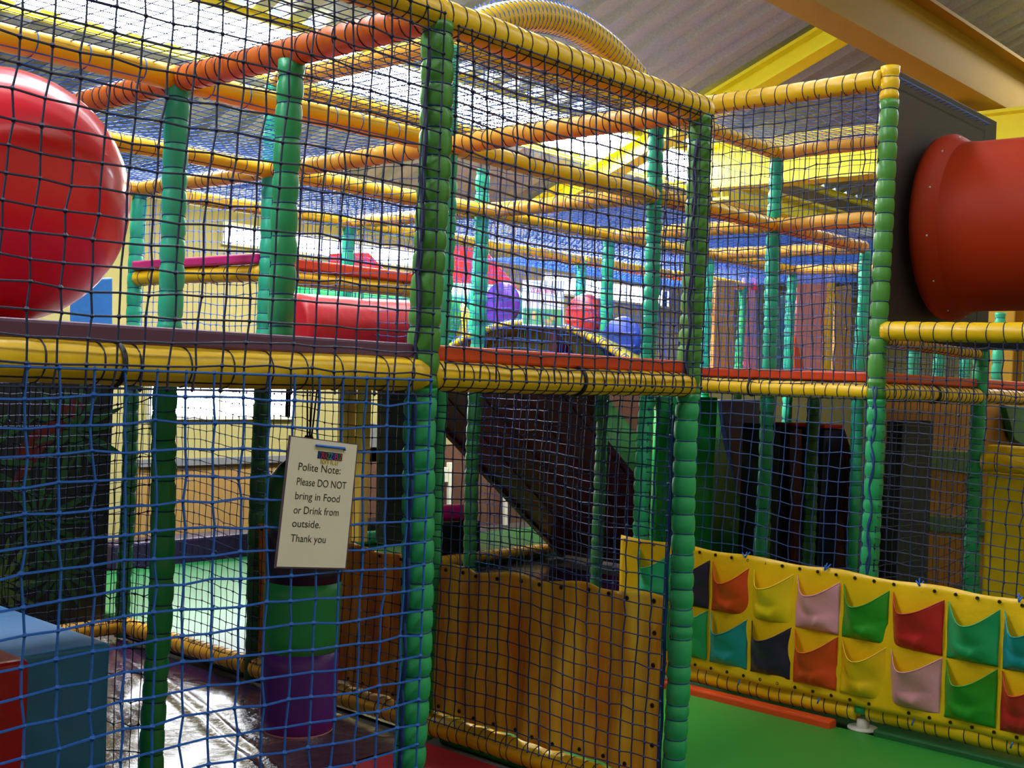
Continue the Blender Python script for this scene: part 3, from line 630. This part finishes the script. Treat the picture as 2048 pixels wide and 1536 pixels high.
for y in (1.06, .62, .19, -.27, -.7):
    for k in range(3):
        c = np.array([px_-.012, y, ptop(y)-.01]); mb = MB(); mb.tube([c-porg, c+np.array([random.uniform(-.01, .02), random.uniform(-.025, .025), random.uniform(.01, .04)])-porg], .0035, n=4); mb.build('tie', 'net_blue', e)
    c = np.array([px_-.01, y, ZBT]); mb = MB(); mb.tube([c-porg, c+np.array([0, .01, -.03])-porg], .004, n=4); mb.build('tie', 'net_blue', e)

# ================================================================== PUNCH BAG
bx, by = .362, .95
e = empty('punch_bag', (bx, by, .31), 'tall round punch bag banded in green and purple, hanging behind the notice', 'punch bag')
R = .136
for z0, z1, m in [(0, .29, 'violet_vinyl'), (.29, .535, 'emerald_vinyl'), (.535, .72, 'dark_purple_vinyl'), (.72, .94, 'dark_green_vinyl')]:
    mb = MB(); st = np.linspace(z0, z1, 6)
    rr = []
    for z in st:
        r_ = R*(1-.10*math.exp(-z/.02))*(1-.25*max(0, (z-.9)/.04)**2)
        rr.append(r_)
    mb.tube([(0, 0, z) for z in st], rr, n=40, nrm=np.array([1., 0, 0])); mb.build('band', m, e)
mb = MB(); mb.tube([(0, 0, .94), (0, 0, .975), (0, 0, 1.01), (0, 0, 1.05)], [R*.75, R*.45, R*.2, R*.1], n=24, nrm=np.array([1., 0, 0])); mb.build('hanging_cone', 'cable_black', e)
mb = MB()
for dx in (-.006, .004, .012): mb.tube([(dx, 0, 1.04), (dx*3, 0, 1.28)], .0035, n=5)
mb.build('hanging_cord', 'cable_black', e)
mb = MB(); mb.tube([(R*.905*math.cos(x), R*.905*math.sin(x), .004) for x in np.linspace(0, 6.28, 40, endpoint=False)], .003, n=4, closed=True); mb.build('hem', 'pink_vinyl', e)

# ================================================================== NOTICE
def quad_map(TL, TR, BL, BR, u, v, off=0, n=None):
    p = (TL*(1-u)+TR*u)*(1-v)+(BL*(1-u)+BR*u)*v
    return p+(n*off if n is not None else 0)
_tc = {}
def text_mesh(txt):
    c = bpy.data.curves.new('t', 'FONT'); c.body = txt; c.size = 1; o = bpy.data.objects.new('t', c); COL.objects.link(o)
    dg = bpy.context.evaluated_depsgraph_get(); me = bpy.data.meshes.new_from_object(o.evaluated_get(dg))
    v = np.array([p.co[:] for p in me.vertices]); f = [tuple(p.vertices) for p in me.polygons]
    bpy.data.objects.remove(o); bpy.data.curves.remove(c); bpy.data.meshes.remove(me); return v, f
def text_on(quad, n, lines, material, parent, name, org, off=.0015):
    mb = MB()
    for txt, u0, u1, vb, cap in lines:
        v, f = text_mesh(txt); x0, x1 = v[:, 0].min(), v[:, 0].max()
        mb.add([quad_map(*quad, u0+(p[0]-x0)/(x1-x0)*(u1-u0), vb-p[1]/.72*cap, off, n)-org for p in v], f)
    return mb.build(name, material, parent, smooth=False)
yq = -.068
TL, TR, BL, BR = at(582, 873, 1, yq), at(714, 890, 1, yq), at(553, 1133, 1, yq), at(690, 1136, 1, yq)
nn = np.array([0, -1., 0]); Q = (TL, TR, BL, BR)
e = empty('notice', tuple(BL), 'laminated white notice reading Polite Note, tied to the front net', 'notice'); no = np.array(e.location)
def qslab(Q, name, m, parent, org, u0, u1, v0, v1, off, th=.001):
    P4 = [quad_map(*Q, u, v, off, nn)-org for u, v in ((u0, v0), (u1, v0), (u1, v1), (u0, v1))]
    P4 += [p-nn*th for p in P4]
    return mesh_obj(name, P4, [(0, 1, 2, 3), (7, 6, 5, 4), (0, 4, 5, 1), (1, 5, 6, 2), (2, 6, 7, 3), (3, 7, 4, 0)], m, parent, smooth=False)
qslab(Q, 'laminate', 'laminate', e, no, -.03, 1.02, -.008, 1.012, -.0005)
qslab(Q, 'paper', 'paper', e, no, 0, 1, 0, 1, .0008)
text_on(Q, nn, [('Polite Note:', .15, .78, .25, .062), ('Please DO NOT', .15, .89, .365, .06), ('bring in Food', .15, .81, .475, .06), ('or Drink from', .15, .815, .585, .06), ('outside.', .15, .56, .69, .06), ('Thank you', .15, .66, .805, .06)], 'ink', e, 'printed_text', no)
mb = MB()
lg = [('C', .42, .46, 'royal_blue'), ('R', .465, .51, 'red_vinyl'), ('A', .51, .55, 'red_vinyl'), ('Z', .55, .59, 'lime_vinyl'), ('Z', .59, .63, 'blue_vinyl'), ('A', .63, .67, 'violet_vinyl'), ('B', .67, .71, 'magenta_vinyl'), ('U', .71, .74, 'lime_vinyl'), ('Z', .74, .775, 'orange_vinyl')]
qslab(Q, 'logo_ground', 'navy_vinyl', e, no, .41, .785, .085, .145, .0012)
for ch, a, b, m in lg: text_on(Q, nn, [(ch, a, b, .14, .05)], m, e, 'logo_letter', no, .003)
text_on(Q, nn, [('SOFT PLAY', .46, .74, .182, .036)], 'ink', e, 'logo_text', no, .0018)
text_on(Q, nn, [('SOFT PLAY', .463, .737, .180, .031)], 'yellow_bright', e, 'logo_text', no, .0026)
mb = MB(); a = quad_map(*Q, .36, .045, .004, nn)-no; b = quad_map(*Q, .8, .04, .004, nn)-no
mb.tube([a, (a+b)/2, b, b+np.array([0, 0, -.006])], .003, n=6); mb.build('tie', 'net_blue', e)

# ================================================================== RED BALL
bc = np.array([-.925, .65, 2.012])
e = empty('exercise_ball', tuple(bc-np.array([0, 0, .328])), 'huge shiny red ball on the purple deck at the left edge', 'ball')
v, f = [], []; nr, ns = 72, 96; Rb = .328; tilt = Matrix.Rotation(math.radians(28), 3, 'Y') @ Matrix.Rotation(math.radians(-20), 3, 'X')
for i in range(nr+1):
    th = math.pi*i/nr
    for j in range(ns):
        ph = 2*math.pi*j/ns; g = 1-.0035*(max(0, math.cos(th*24))**12)
        p = tilt @ Vector((math.sin(th)*math.cos(ph), math.sin(th)*math.sin(ph), math.cos(th))); v.append((p.x*Rb*g, p.y*Rb*g, p.z*Rb*g+Rb))
for i in range(nr):
    for j in range(ns): f.append((i*ns+j, (i+1)*ns+j, (i+1)*ns+(j+1) % ns, i*ns+(j+1) % ns))
mesh_obj('skin', v, f, 'ball_red', e)
mb = MB(); p = tilt @ Vector((0, 0, 1)); c = np.array([p.x, p.y, p.z])*Rb+np.array([0, 0, Rb]); mb.tube([c-np.array(p)*.01, c+np.array(p)*.003], .012, n=14); mb.build('plug', 'steel_white', e)

# ================================================================== SOFT BLOCKS AND ROLLERS
def soft_box(name, a, b, m, label, cat, bev=.02): return tag(box_obj(name, a, b, m, bev=bev, seg=3), label, cat)
c = at(222, 1285, 1, 1.42)
soft_box('soft_block', (c[0]-1.0, 1.42, -.02), (c[0], 2.35, c[2]), 'blue_vinyl', 'large blue soft play block in the lower left corner', 'soft block', .015)
c2 = at(62, 1318, 1, 1.0)
soft_box('soft_block', (c2[0]-.8, 1.0, -.02), (c2[0], 1.38, c2[2]), 'red_vinyl', 'red soft play block at the bottom left edge, in front of the blue one', 'soft block', .02)
def roller(label, p, q, R, m, squash=1., name='roller'):
    e = empty(name, tuple(np.minimum(p, q)-np.array([0, 0, R])), label, 'roller'); org = np.array(e.location)
    p, q = np.asarray(p, float), np.asarray(q, float); mb = MB(); L = np.linalg.norm(q-p)
    ts = [0, .01, .03, .1, .3, .5, .7, .9, .97, .99, 1]; rr = [R*.8, R*.95, R, R, R*.985, R*.975, R*.985, R, R, R*.95, R*.8]
    mb.tube([p+(q-p)*t-org for t in ts], rr, n=40); mb.build('cover', m, e); return e
roller('large red roller behind the short padded post', (.99, 1.9, 1.78), (1.78, 1.85, 1.80), .155, 'red_vinyl')
roller('large green roller behind the red roller', (2.98, 4.45, 1.99), (5.2, 4.35, 2.08), .29, 'emerald_vinyl')
tag(box_obj('bench', (4.45, 4.45, .08), (5.05, 4.75, .36), 'black_pad', bev=.01), 'low black bench carrying the pink roller beyond the mint mat', 'bench')
roller('pink roller lying on the low black bench beside a green post', (4.42, 4.62, .435), (4.98, 4.5, .435), .072, 'magenta_vinyl')
c0 = at(716, 1078, 2, .14); c1 = at(800, 1070, 2, .14); roller('turquoise roller lying on the far mat behind the netting', c0, c1, .06, 'turquoise_vinyl')
tag(box_obj('edge_pad', (1.30, 2.6, 2.125), (1.40, 3.79, 2.175), 'magenta_vinyl', bev=.01), 'magenta edge pad on the yellow bar left of the short post', 'pad')
tag(box_obj('edge_pad', (1.40, 2.52, 2.108), (2.36, 2.62, 2.165), 'orange_vinyl', bev=.01), 'slim orange red edge pad right of the short post', 'pad')
def prism(name, pts, ax, lo, hi, m, label, cat, bev=.008):
    v = []
    for h in (lo, hi):
        for a, b in pts: v.append((a, h, b) if ax == 1 else (h, a, b))
    n = len(pts); f = [tuple(range(n)), tuple(range(2*n-1, n-1, -1))]+[(i, i+n, (i+1) % n+n, (i+1) % n) for i in range(n)]
    o = mesh_obj(name, v, f, m, smooth=False); bevel(o, bev); return tag(o, label, cat)
def pix_prism(name, pix, ax, val, th, m, label, cat):
    P = [at(x, y, ax, val) for x, y in pix]; k = 0 if ax == 1 else 1
    return prism(name, [(p[k], p[2]) for p in P], ax, val, val+th, m, label, cat)
pix_prism('soft_wedge', [(706, 610), (706, 505), (738, 505), (795, 565), (795, 610)], 1, 4.9, .3, 'red_vinyl', 'small red wedge in front of the far window strip', 'soft wedge')
pix_prism('soft_block', [(920, 630), (920, 487), (945, 487), (945, 630)], 1, 4.9, .3, 'red_vinyl', 'tall narrow red block beside a turquoise post', 'soft block')
pix_prism('soft_wedge', [(960, 640), (972, 500), (1048, 590), (1048, 640)], 1, 4.95, .3, 'red_vinyl', 'sloping red wedge above the purple disc', 'soft wedge')
# ================================================================== SLIDE WITH ARCH
YA, YBs = 2.68, 4.28; sx0, sx1 = 3.93, 6.02; m_ = -.732
def sz(x): return 1.757+m_*(x-3.6)
e = empty('slide', (sx0, YA, 0), 'wide dark red slide dropping to the purple floor, seen from below', 'slide')
org = np.array(e.location)
x0s = 3.75; x1s = 5.98
def slab(y0, y1, t0, t1, xs0, xs1):
    v = []
    for y in (y0, y1):
        v += [(xs0, y, sz(xs0)+t0), (xs1, y, max(-.01, sz(xs1)+t0)), (xs1, y, sz(xs1)+t1), (xs0, y, sz(xs0)+t1)]
    return [np.array(p)-org for p in v], [(0, 1, 2, 3), (7, 6, 5, 4), (0, 4, 5, 1), (1, 5, 6, 2), (2, 6, 7, 3), (3, 7, 4, 0)]
mb = MB(); mb.add(*slab(YA, YBs, 0, .06, x0s, x1s)); mb.build('bed', 'dark_red_vinyl', e, False)
for yy in np.linspace(YA+.05, YBs-.35, 4):
    mb = MB(); mb.add(*slab(yy, yy+.28, -.012, .0, x0s+.02, x1s-.05)); mb.build('rib', 'dark_red_vinyl', e, False)
for yy in (YA-.06, YBs):
    mb = MB(); mb.add(*slab(yy, yy+.06, -.03, .26, x0s, x1s)); mb.build('side_wall', 'dark_red_vinyl', e, False)
e = empty('entrance_arch', (3.9, 3.0, 1.7), 'yellow padded arch over the slide entrance with an olive lining', 'arch'); org = np.array(e.location)
ys = np.linspace(3.9, 2.12, 30)
arch = [np.array([3.9, y, 1.70+.275*math.sin(math.pi*(3.9-y)/1.78)**.75]) for y in ys]
mb = MB()
rad = [.028*(1-.15*abs(math.sin(i*1.6))) for i in range(30)]
mb.tube([p-org for p in arch], rad, n=12); mb.build('padding', 'yellow_vinyl', e)
v = []; f = []
for p in arch: v += [p-org+np.array([.02, 0, -.015]), p-org+np.array([.3, 0, -.03])]
for i in range(29): f.append((2*i, 2*i+1, 2*i+3, 2*i+2))
o = mesh_obj('lining', v, f, 'olive_vinyl', e); o.modifiers.new('t', 'SOLIDIFY').thickness = .02
v = [arch[0]*1]; v = [p-org+np.array([.3, 0, -.02]) for p in arch]; v.append(np.array([3.9+.3, 2.12, 1.65])-org); v.append(np.array([4.2, 3.9, 1.65])-org)
o = mesh_obj('back_curtain', v, [tuple(range(len(v)))], 'olive_vinyl', e, smooth=False); o.modifiers.new('t', 'SOLIDIFY').thickness = .01
mb = MB()
for i in range(1, 29):
    c = arch[i]-org; t = arch[min(i+1, 29)]-arch[i-1]; t /= np.linalg.norm(t); u = np.array([1., 0, 0]); s = np.cross(t, u)
    for q in (0, .02): mb.tube([c+t*q+.031*(math.cos(x)*u+math.sin(x)*s) for x in np.linspace(0, 6.28, 9, endpoint=False)], .003, n=3, closed=True)
mb.build('lashing_cord', 'net_blue', e)
def disc(px, py, r_px, depth_x, m, label, rl=.06):
    c = at(px, py, 0, depth_x); R = abs(at(px, py-r_px, 0, depth_x)[2]-c[2])
    e = empty('padded_disc', (c[0], c[1], 1.65), label, 'padded disc'); org = np.array(e.location)
    v = []; n = 40; prof = [(0, .86), (.015, .96), (.035, 1), (.055, .96), (.07, .86)]
    for dx, k in prof:
        for j in range(n):
            an = 2*math.pi*j/n; v.append((c[0]+dx-org[0], c[1]-org[1]+R*k*math.cos(an), max(0.0, c[2]-org[2]+R*k*math.sin(an))))
    f = [(i*n+j, i*n+(j+1) % n, (i+1)*n+(j+1) % n, (i+1)*n+j) for i in range(4) for j in range(n)]+[tuple(range(n))[::-1], tuple(range(4*n, 5*n))]
    mesh_obj('pad', v, f, m, e)
    mb = MB()
    for q in (.25, -.25): mb.box((c[0]-org[0]-.012, c[1]-org[1]-R*.85, max(0, c[2]-org[2]+R*q)), (c[0]-org[0]+.001, c[1]-org[1]+R*.85, max(0, c[2]-org[2]+R*q)+.018))
    o = mb.build('seam_band', m, e, False); bevel(o, .005)
    return e
disc(898, 655, 56, 4.35, 'yellow_bright', 'yellow domed pad left of the arch')
disc(998, 608, 46, 4.25, 'violet_vinyl', 'purple domed pad left of the warning notice')
disc(1163, 632, 46, 4.2, 'red_vinyl', 'red domed pad right of the warning notice')
disc(1238, 682, 50, 4.1, 'royal_blue', 'blue domed pad at the right end of the arch')
# warning notice
xq = 3.82
WQ = (at(1045, 560, 0, xq), at(1127, 562, 0, xq), at(1044, 650, 0, xq), at(1127, 655, 0, xq)); nn = np.array([-1., 0, 0])
e = empty('warning_notice', tuple(WQ[2]), 'white notice with pink writing above the arch, reading WARNING', 'notice'); wo = np.array(e.location)
qslab(WQ, 'paper', 'sign_sky', e, wo, 0, 1, 0, 1, 0, .003)
qslab(WQ, 'meadow', 'sign_green', e, wo, .02, .98, .62, .97, .001, .001)
text_on(WQ, nn, [('WARNING', .2, .84, .28, .12)], 'pink_ink', e, 'printed_text', wo, .003)
text_on(WQ, nn, [('Please mind your head', .12, .92, .48, .07)], 'pink_ink', e, 'printed_text', wo, .003)
for (u0, u1, v0, v1) in ((.24, .33, .68, .86), (.56, .72, .84, .96), (.68, .8, .74, .86)): qslab(WQ, 'drawing', 'sign_tan', e, wo, u0, u1, v0, v1, .002, .001)
nn = np.array([0, -1., 0])

# ================================================================== DARK BOARD, TUNNEL AND SHELF
e = None
zt = at(1790, 135, 1, .03)
board = prism('tower_board', [(2.98, 1.9), (4.40, 1.9), (4.40, 3.13), (2.98, 3.13)], 1, .03, .07, 'panel_hazed', 'black board with brown haze in its colour, behind the orange tunnel mouth', 'board', .004)
e = empty('crawl_tunnel', (3.62, -.02, 1.96), 'large orange plastic crawl tunnel coming out of the dark board', 'tunnel'); org = np.array(e.location)
cz, cx_ = 2.435-org[2], 0.0; n = 64
def rings(prof, name, m):
    v = []; f = []
    for y, r in prof:
        for j in range(n):
            an = 2*math.pi*j/n; v.append((cx_+r*math.cos(an), y-org[1], cz+r*math.sin(an)))
    k = len(prof)
    for i in range(k-1):
        for j in range(n): f.append((i*n+j, i*n+(j+1) % n, (i+1)*n+(j+1) % n, (i+1)*n+j))
    return mesh_obj(name, v, f, m, e)
rings([(-.02, .38), (-.02, .46), (-.045, .468), (-.075, .468), (-.10, .452), (-.14, .425)], 'flange', 'tube_orange')
rings([(-.14, .425), (-.2, .42), (-.5, .418), (-.9, .42), (-1.6, .42), (-2.4, .42), (-2.4, .405), (-.02, .405)], 'barrel', 'tube_orange')
mb = MB()
for k in range(12):
    an = 2*math.pi*k/12+.2; mb.tube([(cx_+.447*math.cos(an), -.098-org[1], cz+.447*math.sin(an)), (cx_+.447*math.cos(an), -.106-org[1], cz+.447*math.sin(an))], .006, n=8)
mb.build('bolt', 'steel_white', e)
net('sagging net shelf under the orange tunnel', (2.95, -2.2, 1.85), (1.3, 0, 0), (0, 2.18, 0), .06, .05, 'net_backlit', bulge=-.03)

# ================================================================== YELLOW PAD AT THE RIGHT EDGE
tag(box_obj('wall_pad', (4.24, -1.6, .1), (4.29, -.05, 1.18), 'yellow_bright', bev=.012), 'flat bright yellow wall pad at the right edge', 'pad')
tag(box_obj('edge_pad', (4.2, -1.6, 1.285), (4.3, -.06, 1.33), 'yellow_vinyl', bev=.01), 'yellow top pad over the bar at the right edge', 'pad')

# ================================================================== JUNGLE BOARD
e = empty('jungle_board', (.6, 3.9, .1), 'dark jungle picture board with leaves and a red parrot', 'board'); org = np.array(e.location)
box_obj('board', (-2.2, 0, 0), (.68, .03, 1.5), 'board_black', e)
def leaf(mb, x, z, L, wd, ang, mi=0):
    n = 9; v = []
    for s in np.linspace(0, 1, n):
        wv = wd*math.sin(math.pi*s)**.8; c = np.array([x+L*s*math.cos(ang), -.004-.002*random.random(), z+L*s*math.sin(ang)]); nn_ = np.array([-math.sin(ang), 0, math.cos(ang)])
        v += [c+nn_*wv, c-nn_*wv]
    mb.add(v, [(2*i, 2*i+1, 2*i+3, 2*i+2) for i in range(n-1)], mi)
for k, (cx0, cz0, L, m) in enumerate([(-.15, .95, .5, 'leaf_dark'), (.25, .6, .45, 'leaf_dark'), (.05, .25, .32, 'leaf_lime'), (-.5, .5, .5, 'leaf_dark'), (-.7, 1.1, .45, 'leaf_dark'), (-.35, .2, .4, 'leaf_dark'), (.45, 1.1, .35, 'leaf_dark'), (.4, .3, .3, 'leaf_dark')]):
    mb = MB()
    for i in range(13): leaf(mb, cx0, cz0, L*random.uniform(.7, 1), .018, -2.9+i*.48+random.uniform(-.1, .1))
    mb.build('leaf_spray', m, e, False)
mb = MB(); leaf(mb, .42, 1.18, -.42, .06, .65); leaf(mb, .5, 1.24, -.16, .055, .3); leaf(mb, .3, 1.06, -.35, .03, .9); mb.build('parrot', 'dark_red_vinyl', e, False)

# ================================================================== THINGS SEEN THROUGH THE LOWER OPENINGS
pix = lambda pts, ax, val, th, m, label, name='padded_panel', cat='panel': pix_prism(name, pts, ax, val, th, m, label, cat)
# green curved slide side with navy diagonal
e = empty('wave_slide', tuple(at(1430, 1100, 1, 2.3)*np.array([1, 1, 0])), 'tall bright green curved slide side behind the pocket panel', 'slide'); org = np.array(e.location)
v = []; f = []; xs = np.linspace(at(1318, 900, 1, 2.3)[0], at(1535, 900, 1, 2.3)[0], 60)
for i, x in enumerate(xs):
    s = i/59; y = 2.3+.16*abs(math.sin(s*math.pi*2.0))**.7
    top = 1.5 if s < .62 else 1.5-(s-.62)/.38*1.15
    v += [np.array([x, y, 0])-org, np.array([x, y, max(.2, top)])-org]
for i in range(59): f.append((2*i, 2*i+2, 2*i+3, 2*i+1))
o = mesh_obj('green_side', v, f, 'wave_green', e); o.modifiers.new('t', 'SOLIDIFY').thickness = .03
P = [at(x_, y_, 1, 2.62) for x_, y_ in ((1440, 800), (1535, 800), (1545, 1110), (1500, 1110))]
o = prism('blue_chute', [(p[0], p[2]) for p in P], 1, 2.62, 2.7, 'navy_vinyl', None, None); o.parent = e; o.location = np.array(o.location)-org
pix([(1560, 850), (1620, 852), (1615, 1200), (1545, 1200)], 1, 1.75, .3, 'black_pad', 'black padded box between green posts in the dim bay', 'padded_box', 'box')
pix([(1590, 860), (1604, 858), (1606, 1240), (1590, 1240)], 1, 1.66, .05, 'dark_red_vinyl', 'thin dark red strip left of the navy slide', 'padded_strip', 'strip')
pix([(1650, 858), (1690, 858), (1722, 960), (1722, 1230), (1630, 1230)], 1, 1.6, .3, 'navy_vinyl', 'navy blue slide side with a red capped top in the dim bay', 'navy_slide', 'slide')
pix([(1650, 850), (1688, 850), (1688, 857), (1650, 857)], 1, 1.58, .34, 'red_vinyl', 'short bright red cap on top of the navy slide side', 'cap_pad', 'pad')
pix([(1590, 847), (1618, 847), (1618, 853), (1590, 853)], 1, 1.73, .2, 'red_vinyl', 'small red cap left of the middle green post', 'cap_pad', 'pad')
pix([(1705, 905), (1712, 905), (1718, 1240), (1700, 1240)], 1, 1.5, .06, 'dark_red_vinyl', 'dark red strip right of the navy slide', 'padded_strip', 'strip')
for x_, lab in ((1533, 'left'), (1625, 'middle')):
    p = at(x_, 900, 1, 1.42); post(p[0], p[1], 0, 1.6, [(1.58, 'dark_green_vinyl')], 'dim dark green post in the bay behind the pocket panel, %s one' % lab, seg=.1)
pix([(1755, 795), (2060, 800), (2060, 1290), (1755, 1290)], 1, 1.42, .06, 'ochre_wall', 'dim ochre partition behind the pocket panel at the right', 'partition', 'partition')
pix([(1760, 893), (1960, 905), (1960, 950), (1760, 925)], 1, 1.38, .04, 'dark_green_vinyl', 'upper dark green rail across the ochre partition', 'rail_pad', 'rail')
pix([(1860, 1030), (1990, 1045), (1990, 1075), (1860, 1062)], 1, 1.38, .04, 'dark_green_vinyl', 'lower dark green rail across the ochre partition', 'rail_pad', 'rail')
pix([(1806, 842), (1868, 842), (1854, 1200), (1790, 1200)], 1, 1.1, .12, 'black_pad', 'upright black padded column in front of the ochre partition', 'padded_column', 'column')
pix([(1766, 960), (1795, 1050), (1800, 1235), (1766, 1235)], 1, 1.3, .06, 'dark_green_vinyl', 'small dark green ramp side beside the black column', 'ramp_side', 'ramp')
pix([(2010, 810), (2060, 815), (2060, 900), (2030, 880)], 1, 1.34, .06, 'dark_green_vinyl', 'dark green pad in the upper right of the dim bay', 'wall_pad', 'pad')
# coloured things seen above the far deck
pix([(1432, 560), (1470, 560), (1466, 762), (1425, 762)], 1, 3.6, .05, 'tan_vinyl', 'tan padded banner between two far turquoise posts', 'padded_banner', 'banner')
pix([(1490, 556), (1512, 556), (1513, 762), (1486, 762)], 1, 3.9, .05, 'pink_vinyl', 'narrow pink padded panel left of the tower corner post', 'padded_banner', 'banner')
pix([(1512, 556), (1518, 556), (1518, 580), (1512, 580)], 1, 3.85, .05, 'red_vinyl', 'tiny red pad beside the narrow pink panel', 'cap_pad', 'pad')
pix([(1540, 600), (1575, 590), (1580, 762), (1535, 762)], 1, 3.7, .05, 'teal_vinyl', 'teal blue panel between the two far turquoise posts', 'padded_banner', 'banner')
pix([(1594, 553), (1663, 549), (1656, 762), (1592, 762)], 1, 3.6, .05, 'pink_vinyl', 'wide pink padded panel with a yellow edge', 'padded_banner', 'banner')
pix([(1664, 549), (1671, 549), (1662, 762), (1650, 762)], 1, 3.55, .06, 'yellow_bright', 'thin yellow strip along the wide pink panel', 'padded_strip', 'strip')
pix([(1590, 670), (1597, 690), (1612, 762), (1588, 762)], 1, 3.5, .05, 'orange_vinyl', 'small orange red wedge in front of the wide pink panel', 'soft_wedge', 'soft wedge')
pix([(1672, 575), (1704, 570), (1700, 762), (1668, 762)], 1, 3.8, .05, 'tan_vinyl', 'tan panel right of the yellow strip', 'padded_banner', 'banner')
pix([(1392, 560), (1408, 560), (1400, 762), (1390, 762)], 1, 3.8, .05, 'orange_vinyl', 'dull orange panel behind the front right post', 'padded_banner', 'banner')
pix([(150, 560), (226, 555), (226, 655), (150, 655)], 1, 2.45, .05, 'blue_vinyl', 'light blue pad seen just under the right side of the red ball', 'wall_pad', 'pad')
# far counter, curtains, dark column, poster
pix([(688, 780), (714, 780), (705, 1085), (685, 1085)], 1, 4.5, .08, 'tan_vinyl', 'olive yellow padded column right of the notice, left one of the pair', 'padded_column', 'column')
pix([(728, 780), (744, 780), (735, 1085), (716, 1085)], 1, 4.4, .08, 'tan_vinyl', 'olive yellow padded column right of the notice, right one of the pair', 'padded_column', 'column')
pix([(776, 780), (818, 780), (812, 1090), (772, 1090)], 1, 2.9, .1, 'black_pad', 'black padded column left of the nearest post', 'padded_column', 'column')
pix([(742, 845), (770, 850), (768, 925), (738, 925)], 1, 6.3, .04, 'grey_trim', 'grey poster on the far wall behind the nets', 'poster', 'poster')
box_o = struct(box_obj('wall_inner', (5.2, 6.3, -.03), (12, 6.42, .85), 'brick'))
for i, (a_, b_) in enumerate(((898, 906), (1010, 1016))): pix([(a_, 925), (b_, 925), (b_, 1065), (a_, 1065)], 1, 6.2, .04, 'white_trim', 'white upright strip by the far brick counter, %s one' % ('left' if i == 0 else 'right'), 'strip', 'strip')
pix([(882, 935), (897, 935), (897, 965), (882, 965)], 1, 6.2, .04, 'white_trim', 'small white paper on the far brick counter', 'paper_note', 'paper')
p4 = pix([(1222, 812), (1232, 812), (1231, 842), (1219, 842)], 1, 4.98, .03, 'sign_emerald', 'small green sign right of the slide', 'sign', 'sign')
pix([(1210, 780), (1290, 785), (1270, 1120), (1200, 1120)], 1, 5.0, .05, 'brick', 'brick red panel behind the green sign', 'partition', 'partition')
pix([(1222, 862), (1232, 862), (1245, 885), (1262, 905), (1268, 1120), (1222, 1120)], 1, 4.2, .3, 'red_vinyl', 'dark red stepped block right of the slide', 'soft_block', 'soft block')
